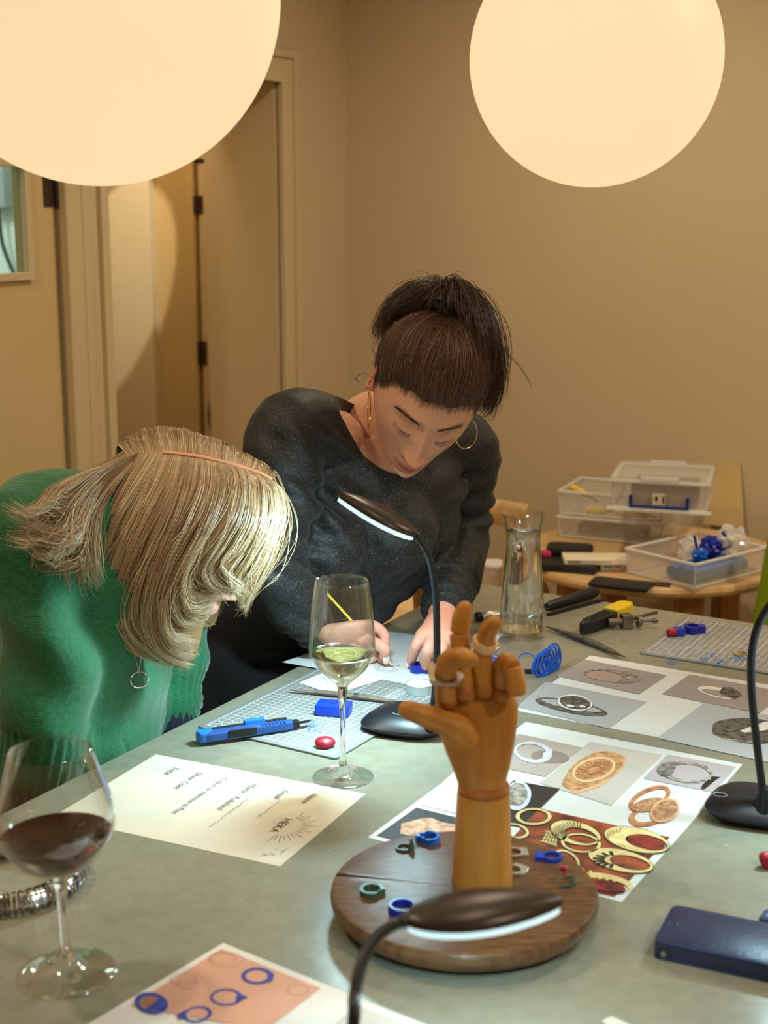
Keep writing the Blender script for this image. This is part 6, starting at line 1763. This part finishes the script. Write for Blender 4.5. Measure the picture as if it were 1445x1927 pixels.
# ---------------------------------------------------------------- side table against the back wall and what stands on it
SZ = -.14                                     # side table top against the work table top
M_BIRCH = mat('birch_wood', C(216, 180, 126), rough=.45, col2=C(198, 158, 104), scale=10, stretch=(2, 12, 2))
M_OAK = mat('oak_wood', C(186, 136, 72), rough=.45, col2=C(160, 110, 54), scale=10, stretch=(10, 10, 1.5))
sc0 = P(1225, 1040, SZ); SR = .335
st = empty('side_table', (sc0.x, sc0.y, 0), rz(-30), 'round pale wooden side table by the back wall', 'table')
SH = TZ+SZ
MB().lathe([(.001, SH-.026), (SR-.012, SH-.026), (SR-.003, SH-.020), (SR, SH-.012), (SR-.003, SH-.004), (SR-.008, SH), (.001, SH)], 72).build('tabletop', M_BIRCH, st, angle=30)
for k in range(4):
    a = math.radians(45+90*k)
    MB().box((SR*.62*math.cos(a), SR*.62*math.sin(a), (SH-.026)/2), (.055, .055, SH-.026), rot=(0, 0, a)).build('leg', M_OAK, st, smooth=False, bevel=.006)
def clear_mat(name, col=(1, 1, 1, 1), dens=.28, rough=.18):
    m = bpy.data.materials.new(name); m.use_nodes = True; nt = m.node_tree; N = nt.nodes; L = nt.links
    bs = N['Principled BSDF']; bs.inputs['Base Color'].default_value = col; bs.inputs['Roughness'].default_value = rough
    tr = N.new('ShaderNodeBsdfTransparent'); mx = N.new('ShaderNodeMixShader'); nz = N.new('ShaderNodeTexNoise'); nz.inputs['Scale'].default_value = 14
    ma = N.new('ShaderNodeMapRange'); ma.inputs[3].default_value = dens*.8; ma.inputs[4].default_value = dens*1.25
    L.new(nz.outputs['Fac'], ma.inputs[0]); L.new(ma.outputs[0], mx.inputs[0]); L.new(tr.outputs[0], mx.inputs[1]); L.new(bs.outputs[0], mx.inputs[2])
    L.new(mx.outputs[0], N['Material Output'].inputs['Surface']); MATS[name] = m; return m
M_CLR = clear_mat('frosted_plastic', C(235, 230, 220), .24); M_CLRE = clear_mat('frosted_plastic_rim', C(240, 236, 228), .62, .25)
def clear_box(loc, rot, w, l, h, label, taper=.94, lid=False, name='storage_box'):
    t = empty(name, loc, rot, label, 'storage box', 'clear plastic storage boxes')
    e = .0018; mb = MB()
    def pan(q): mb.add(q, [(0, 1, 2, 3)])
    b = taper; W0, L0_, W1, L1_ = w*b/2, l*b/2, w/2, l/2
    lo_ = [Vector((-W0, -L0_, .001)), Vector((W0, -L0_, .001)), Vector((W0, L0_, .001)), Vector((-W0, L0_, .001))]
    hi_ = [Vector((-W1, -L1_, h)), Vector((W1, -L1_, h)), Vector((W1, L1_, h)), Vector((-W1, L1_, h))]
    names = ('front_wall', 'side_wall', 'back_wall', 'side_wall')
    for i in range(4):
        j = (i+1) % 4; q = MB().add([lo_[i], lo_[j], hi_[j], hi_[i]], [(0, 1, 2, 3)]); o = q.build(names[i], M_CLR, t, smooth=False)
        s = o.modifiers.new('t', 'SOLIDIFY'); s.thickness = e; s.offset = -1
    o = MB().add(lo_, [(0, 3, 2, 1)]).build('bottom', M_CLR, t, smooth=False); s = o.modifiers.new('t', 'SOLIDIFY'); s.thickness = e; s.offset = -1
    q = MB()
    for i in range(4):
        j = (i+1) % 4; q.tube([hi_[i], hi_[j]], [(.0035, .0055)]*2, 6, up=(0, 0, 1)); q.tube([lo_[i], hi_[i]], .0025, 6)
        q.tube([lo_[i].lerp(hi_[i], .08), lo_[j].lerp(hi_[j], .08)], .0018, 6)
    q.build('rim', M_CLRE, t)
    if lid:
        MB().rbox((0, 0, h+.006), (w+.012, l+.012, .008), r=.012).build('lid', M_CLR, t)
        q = MB()
        for s in (-1, 1): MB().rbox((0, s*(l/2+.005), h+.006), (w*.4, .008, .012), r=.003).build('lid_clip', M_CLRE, t)
        MB().rbox((0, -(l/2+.006), h-.002), (w+.014, .004, .006), r=.0015).build('lid_rim', M_CLRE, t)
    return t
zs_ = TZ+SZ
# two stacked wide boxes at the back left
R1 = -24
c1 = P(1052, 1012, SZ)
def loc_off(p, deg, x, y, z=0.0):
    a = math.radians(deg); return Vector((p.x+x*math.cos(a)-y*math.sin(a), p.y+x*math.sin(a)+y*math.cos(a), zs_+z))
W_, L_ = .27, .20
bxA = clear_box(loc_off(c1, R1, W_/2-.005, L_/2), rz(R1), W_, L_, .055, 'lower of the two clear boxes stacked at the side table\'s back left', .95)
bxB = clear_box(loc_off(c1, R1, W_/2-.005, L_/2, .0585), rz(R1), W_, L_, .062, 'upper open clear box holding yellow tools', .95)
M_YTOOL = mat('yellow_tool', C(228, 196, 70), rough=.4); M_YPALE = mat('pale_yellow_plastic', C(212, 196, 128), rough=.5)
rnd = random.Random(3)
def tool(px_, py_, p, q, r, m, label, name='hand_tool', cat='tool', group='yellow tools in the clear box'):
    a = loc_off(c1, R1, *p[:2], p[2]); b = loc_off(c1, R1, *q[:2], q[2])
    t = empty(name, a, (0, 0, 0), label, cat, group); d = b-a
    MB().tube([(0, 0, 0), d*.3, d*.6, d], [(r*.7, r*.5), (r, r*.7), (r*.9, r*.6), (r*.4, r*.3)], 10).build('handle', m, t)
    MB().tube([d*.95, d*1.5], [r*.35, r*.2], 8).build('shank', M_STEEL, t)
    return t
tool(0, 0, (.012, .05, .125), (.06, .06, .100), .010, M_YTOOL, 'yellow handled tool poking up at the box\'s left corner')
tool(0, 0, (.06, .03, .070), (.11, .05, .070), .014, M_YTOOL, 'thick yellow tool handle lying behind the box front')
tool(0, 0, (.13, .05, .069), (.19, .03, .069), .009, M_YPALE, 'pale yellow tool lying at the box middle')
tool(0, 0, (.16, .08, .071), (.21, .05, .069), .010, M_YTOOL, 'yellow tool under the upper clear box')
for k, (x, y, z, L0k) in enumerate(((.05, .06, .006, .1), (.12, .05, .006, .12))):
    o = MB().rbox((0, 0, .012), (L0k, .06, .024), r=.004).build('dark_case', mat('brown_case', C(98, 84, 66), rough=.6, vary=.15, scale=20), None, loc=loc_off(c1, R1, x+.03, y+.03, z-.002), rot=rz(R1))
    tag(o, ('brown case in the lower clear box at the left' if k == 0 else 'brown case in the lower clear box at the right'), 'case', 'brown cases in the lower clear box')
# lidded box on top, with a cardboard carton inside
R2 = -16
zt2 = .123
c2 = P(1150, 958, SZ+zt2)
W2_, L2_ = .222, .215
def off2(x, y, z=0.0): a = math.radians(R2); return Vector((c2.x+x*math.cos(a)-y*math.sin(a), c2.y+x*math.sin(a)+y*math.cos(a), zs_+zt2+z))
bxC = clear_box(off2(W2_/2, L2_/2), rz(R2), W2_, L2_, .072, 'lidded clear box with a cardboard carton on top of the stack', .97, lid=True)
MB().rbox((0, -L2_/2-.008, .004), (W2_+.02, .016, .008), r=.003).build('base_flange', M_CLRE, bxC)
M_HANDLE = mat('dark_blue_handle', C(26, 44, 122), rough=.35)
q = MB().box((0, -L2_/2-.006, .010), (.135, .008, .010)).box((-.066, -L2_/2-.006, .024), (.008, .008, .030)).box((.066, -L2_/2-.006, .024), (.008, .008, .030))
q.build('clip_handle', M_HANDLE, bxC, smooth=False, bevel=.002)
MB().box((.0, -L2_/2-.004, .030), (.030, .002, .028)).build('label_sticker', mat('label_paper', C(214, 200, 172), rough=.7), bxC, smooth=False)
MB().box((.010, -L2_/2-.0055, .030), (.004, .001, .016)).box((-.006, -L2_/2-.0055, .032), (.006, .001, .010)).build('label_print', M_KBLK, bxC, smooth=False)
ct = empty('cardboard_box', off2(.118, .10, .003), rz(R2), 'open cardboard carton inside the lidded clear box', 'box')
M_CARD = mat('cardboard', C(118, 84, 48), rough=.8, vary=.1, scale=20)
for (cx, cy, sx, sy) in ((0, -.07, .15, .003), (0, .07, .15, .003), (-.075, 0, .003, .14), (.075, 0, .003, .14)):
    MB().box((cx, cy, .026), (sx, sy, .052)).build('panel', M_CARD, ct, smooth=False)
MB().box((0, 0, .004), (.148, .138, .003)).build('bottom_panel', M_CARD, ct, smooth=False)
MB().box((0, .0, .040), (.13, .12, .01)).build('contents', mat('grey_felt', C(112, 100, 84), rough=.9, vary=.1, scale=30), ct, smooth=False)
# hanging blue clip of the stack's right side
hc = empty('box_clip', off2(.200, -.075, -.080), rz(R2), 'dark blue wire clip hanging beside the box stack', 'clip')
MB().tube(bez([(0, 0, .045), (.012, -.004, .004), (.030, -.006, .004), (.075, 0, .022), (.082, 0, .030), (.062, 0, .058)], 24), .0036, 8).build('wire', M_HANDLE, hc)
# wooden board leaning on the wall
lb = empty('leaning_board', P(1362, 990, SZ), rz(-30), 'thin plywood board leaning on the back wall', 'board')
MB().prism([(-.055, 0), (.055, 0), (.028, .17), (-.030, .17)], 0, .008).xf(Matrix.Rotation(math.radians(80), 4, 'X')).build('panel', mat('plywood', C(204, 176, 122), rough=.6, vary=.06, scale=10), lb, smooth=False)
# open tray with blue cloth, bubble wrap and blue wax trimmings
BL_, BF_ = P(1180, 1080, SZ), P(1306, 1112, SZ)
tw_ = (BF_-BL_).length; R3 = math.degrees(math.atan2((BF_-BL_).y, (BF_-BL_).x)); tl_ = .25
def off3(x, y, z=0.0):
    """tray frame: x along its near left side, y away"""
    a = math.radians(R3); return Vector((BL_.x+x*math.cos(a)-y*math.sin(a), BL_.y+x*math.sin(a)+y*math.cos(a), zs_+z))
tray = clear_box(off3(tw_/2, tl_/2), rz(R3), tw_*1.03, tl_*1.03, .060, 'open clear tray with blue cloth and bubble wrap on the side table', .95, name='storage_tray')
M_BCLOTH = mat('blue_cloth', C(58, 116, 186), rough=.8, vary=.15, scale=20)
bt = empty('blue_cloth', off3(tw_-.055, .018, .004), rz(R3), 'rolled blue cloth lying in the clear tray', 'cloth')
for k in range(3):
    MB().tube(bez([(.022-.028*k, .012, .017+.004*(k == 1)), (.024-.028*k, .10, .020), (.020-.028*k, .20, .017)], 16), [(.015, .015)]*17, 12, up=(0, 0, 1)).build('fold', M_BCLOTH, bt)
def crumple(c, r, m, label, seed, cat, name, squash=.8):
    bm = bmesh.new(); bmesh.ops.create_icosphere(bm, subdivisions=3, radius=1.0); rn = random.Random(seed)
    for v in bm.verts:
        k = 1+rn.uniform(-.22, .22); v.co = Vector((v.co.x*r*k, v.co.y*r*k, v.co.z*r*k*squash))
    mz = min(v.co.z for v in bm.verts)
    for v in bm.verts: v.co.z -= mz
    me = bpy.data.meshes.new(name); bm.to_mesh(me); bm.free()
    return tag(link_mesh(name, me, m, None, c), label, cat)
M_BUB = clear_mat('bubble_wrap', C(240, 236, 230), .45, .1)
crumple(off3(tw_*.28, .165, .004), .034, M_BUB, 'crumpled bubble wrap at the left of the tray', 1, 'bubble wrap', 'bubble_wrap', 1.0)
crumple(off3(tw_*.74, .190, .038), .036, M_BUB, 'crumpled bubble wrap at the right of the tray', 2, 'bubble wrap', 'bubble_wrap', .9)
crumple(off3(tw_*.62, .150, .038), .026, M_BWAXD, 'crumpled dark blue wax trimmings in the tray', 3, 'wax', 'wax_trimmings', .9)
crumple(off3(tw_*.66, .100, .038), .018, M_BWAXL, 'lighter blue wax trimmings beside the dark ones', 4, 'wax', 'wax_trimmings', .8)
# flat things at the front left of the side table
def slab(px, py, z, w, l, h, deg, m, label, cat, name, r=.004):
    p = P(px, py, SZ+z); o = MB().rbox((0, 0, h/2), (w, l, h), r=r).build(name, m, None, loc=(p.x, p.y, TZ+SZ+z), rot=rz(deg)); return tag(o, label, cat)
slab(1064, 1066, .0005, .16, .12, .018, -18, mat('black_leather', C(32, 30, 30), rough=.5, bump=.2), 'black folder lying on the side table', 'folder', 'black_folder')
slab(1072, 1040, .019, .11, .075, .018, -12, mat('black_pouch', C(24, 22, 22), rough=.6), 'black pouch on top of the black folder', 'pouch', 'black_pouch', .02)
slab(1026, 1046, .019, .022, .03, .012, 10, mat('pink_plastic', C(196, 52, 92), rough=.5), 'small pink object beside the black pouch', 'case', 'pink_case')
en = slab(1122, 1056, .0195, .155, .07, .012, -2, mat('cream_card', C(226, 212, 184), rough=.6), 'cream cardboard packet lying on the black folder', 'packet', 'card_packet', .002)
MB().box((-.02, -.0352, .007), (.10, .0006, .0016)).box((-.055, -.0352, .0065), (.03, .0006, .005)).build('printed_line', mat('packet_print', C(122, 108, 90), rough=.7), en, smooth=False)
slab(1168, 1103, .0005, .135, .072, .009, -24, M_KBLK, 'black phone lying at the side table\'s front edge', 'phone', 'mobile_phone', .01)
cardp = slab(1150, 1072, .0005, .055, .02, .020, 4, mat('white_label', C(222, 216, 204), rough=.6), 'small card with red and green print behind the phone', 'card', 'printed_card', .001)
MB().box((-.010, -.0104, .010), (.018, .0006, .004)).build('green_print', mat('green_print', C(90, 150, 110)), cardp, smooth=False)
MB().box((.012, -.0104, .010), (.014, .0006, .004)).build('red_print', mat('red_print', C(210, 96, 80)), cardp, smooth=False)
cb = empty('steel_comb', P(1225, 1100, SZ+.0006), rz(-18), 'small slotted steel gauge beside the tray', 'gauge')
MB().box((0, -.010, .002), (.085, .004, .003)).box((0, .012, .002), (.085, .004, .003)).build('rail', M_DARKSTEEL, cb, smooth=False)
for k in range(8): MB().box((-.038+k*.011, .001, .002), (.003, .022, .003)).build('tooth', M_DARKSTEEL, cb, smooth=False)
# ---------------------------------------------------------------- chairs
def wood_chair(loc, deg, seat_h, back_h, m, label):
    t = empty('wooden_chair', loc, rz(deg), label, 'chair', 'pale wooden chairs')
    w, d = .40, .38
    MB().rbox((0, 0, seat_h-.012), (w, d, .024), r=.03).build('seat', mat('seat_wood', C(222, 186, 136), rough=.45, vary=.06, scale=8), t)
    for sx in (-1, 1):
        MB().tube([(sx*(w/2-.03), -d/2+.03, 0), (sx*(w/2-.04), -d/2+.04, seat_h-.02)], [.014, .019], 12).build('leg', m, t)
        MB().tube(bez([(sx*(w/2-.03), d/2-.02, 0), (sx*(w/2-.035), d/2-.035, seat_h), (sx*(w/2-.03), d/2+.01, back_h-.02)], 12), .016, 12).build('leg', m, t)
        MB().tube([(sx*(w/2-.033), -d/2+.035, seat_h*.42), (sx*(w/2-.033), d/2-.03, seat_h*.42)], .010, 8).build('stretcher', m, t)
    MB().tube(bez([(-w/2-.01, d/2-.02, back_h-.03), (-w/4, d/2+.035, back_h-.028), (0, d/2+.045, back_h-.028), (w/4, d/2+.035, back_h-.028), (w/2+.01, d/2-.02, back_h-.03)], 20), [(.032, .011)]*21, 12, up=(0, 0, 1)).build('top_rail', m, t)
    MB().tube([(-w/2+.04, -d/2+.04, seat_h*.30), (w/2-.04, -d/2+.04, seat_h*.30)], .010, 8).build('stretcher', m, t)
    return t
p = D(800, 955, 3.20); wood_chair((p.x+.015, p.y-.05, 0), -8, .60, TZ-.005, M_BIRCH, 'pale wooden chair behind the standing woman by the wall')
p = D(740, 1160, 2.72); wood_chair((p.x-.02, p.y+.02, 0), 152, p.z, p.z+.30, M_OAK, 'golden wooden chair glimpsed under the standing woman\'s arm')
# stool with a white tub
sp = P(928, 1100, -.24)
ws = empty('wooden_stool', (sp.x, sp.y, 0), rz(20), 'low wooden stool under the white tub', 'stool')
hS = TZ-.24
MB().lathe([(.001, hS-.024), (.13, hS-.024), (.14, hS-.012), (.135, hS), (.001, hS)], 40).build('seat', M_BIRCH, ws)
for k in range(4):
    a = math.radians(45+90*k); MB().tube([(.12*math.cos(a), .12*math.sin(a), 0), (.08*math.cos(a), .08*math.sin(a), hS-.02)], .014, 10).build('leg', M_BIRCH, ws)
tbw = empty('white_tub', (sp.x, sp.y, hS), (0, 0, 0), 'white plastic tub with a lid behind the carafe', 'tub')
MB().lathe([(.001, .0005), (.024, .0005), (.027, .004), (.030, .048), (.001, .05)], 32).build('tub', mat('white_plastic', C(228, 224, 216), rough=.45), tbw)
MB().lathe([(.031, .046), (.0325, .048), (.0325, .056), (.030, .059), (.001, .059)], 32).build('lid', mat('white_lid', C(236, 232, 226), rough=.4), tbw)
# green plastic chair at the right edge
gp_ = D(1532, 1150, 2.72)
gc = empty('green_chair', (gp_.x, gp_.y, 0), rz(-38), 'bright green plastic chair at the right edge', 'chair')
M_LIME = mat('lime_plastic', C(122, 138, 8), rough=.4, vary=.03, scale=6)
zs2 = TZ-.50
V = []; nb_ = 14
for j in range(nb_+1):
    v = j/nb_
    for i in range(13):
        u = i/12-.5; wv_ = .44-.06*v; V.append(Vector((u*wv_, .19+.10*v-.05*(1-(2*u)**2)*0+.06*(2*u)**2*-1, zs2+.02+.52*v)))
F = [(j*13+i, j*13+i+1, (j+1)*13+i+1, (j+1)*13+i) for j in range(nb_) for i in range(12)]
o = raw('backrest', V, F, M_LIME, gc); s = o.modifiers.new('t', 'SOLIDIFY'); s.thickness = .012
MB().rbox((0, 0, zs2), (.42, .40, .03), r=.05).build('seat', M_LIME, gc)
for sx in (-1, 1):
    for sy in (-1, 1): MB().tube([(sx*.19, sy*.19, 0), (sx*.15, sy*.15, zs2-.01)], .012, 10).build('leg', M_STEEL, gc)
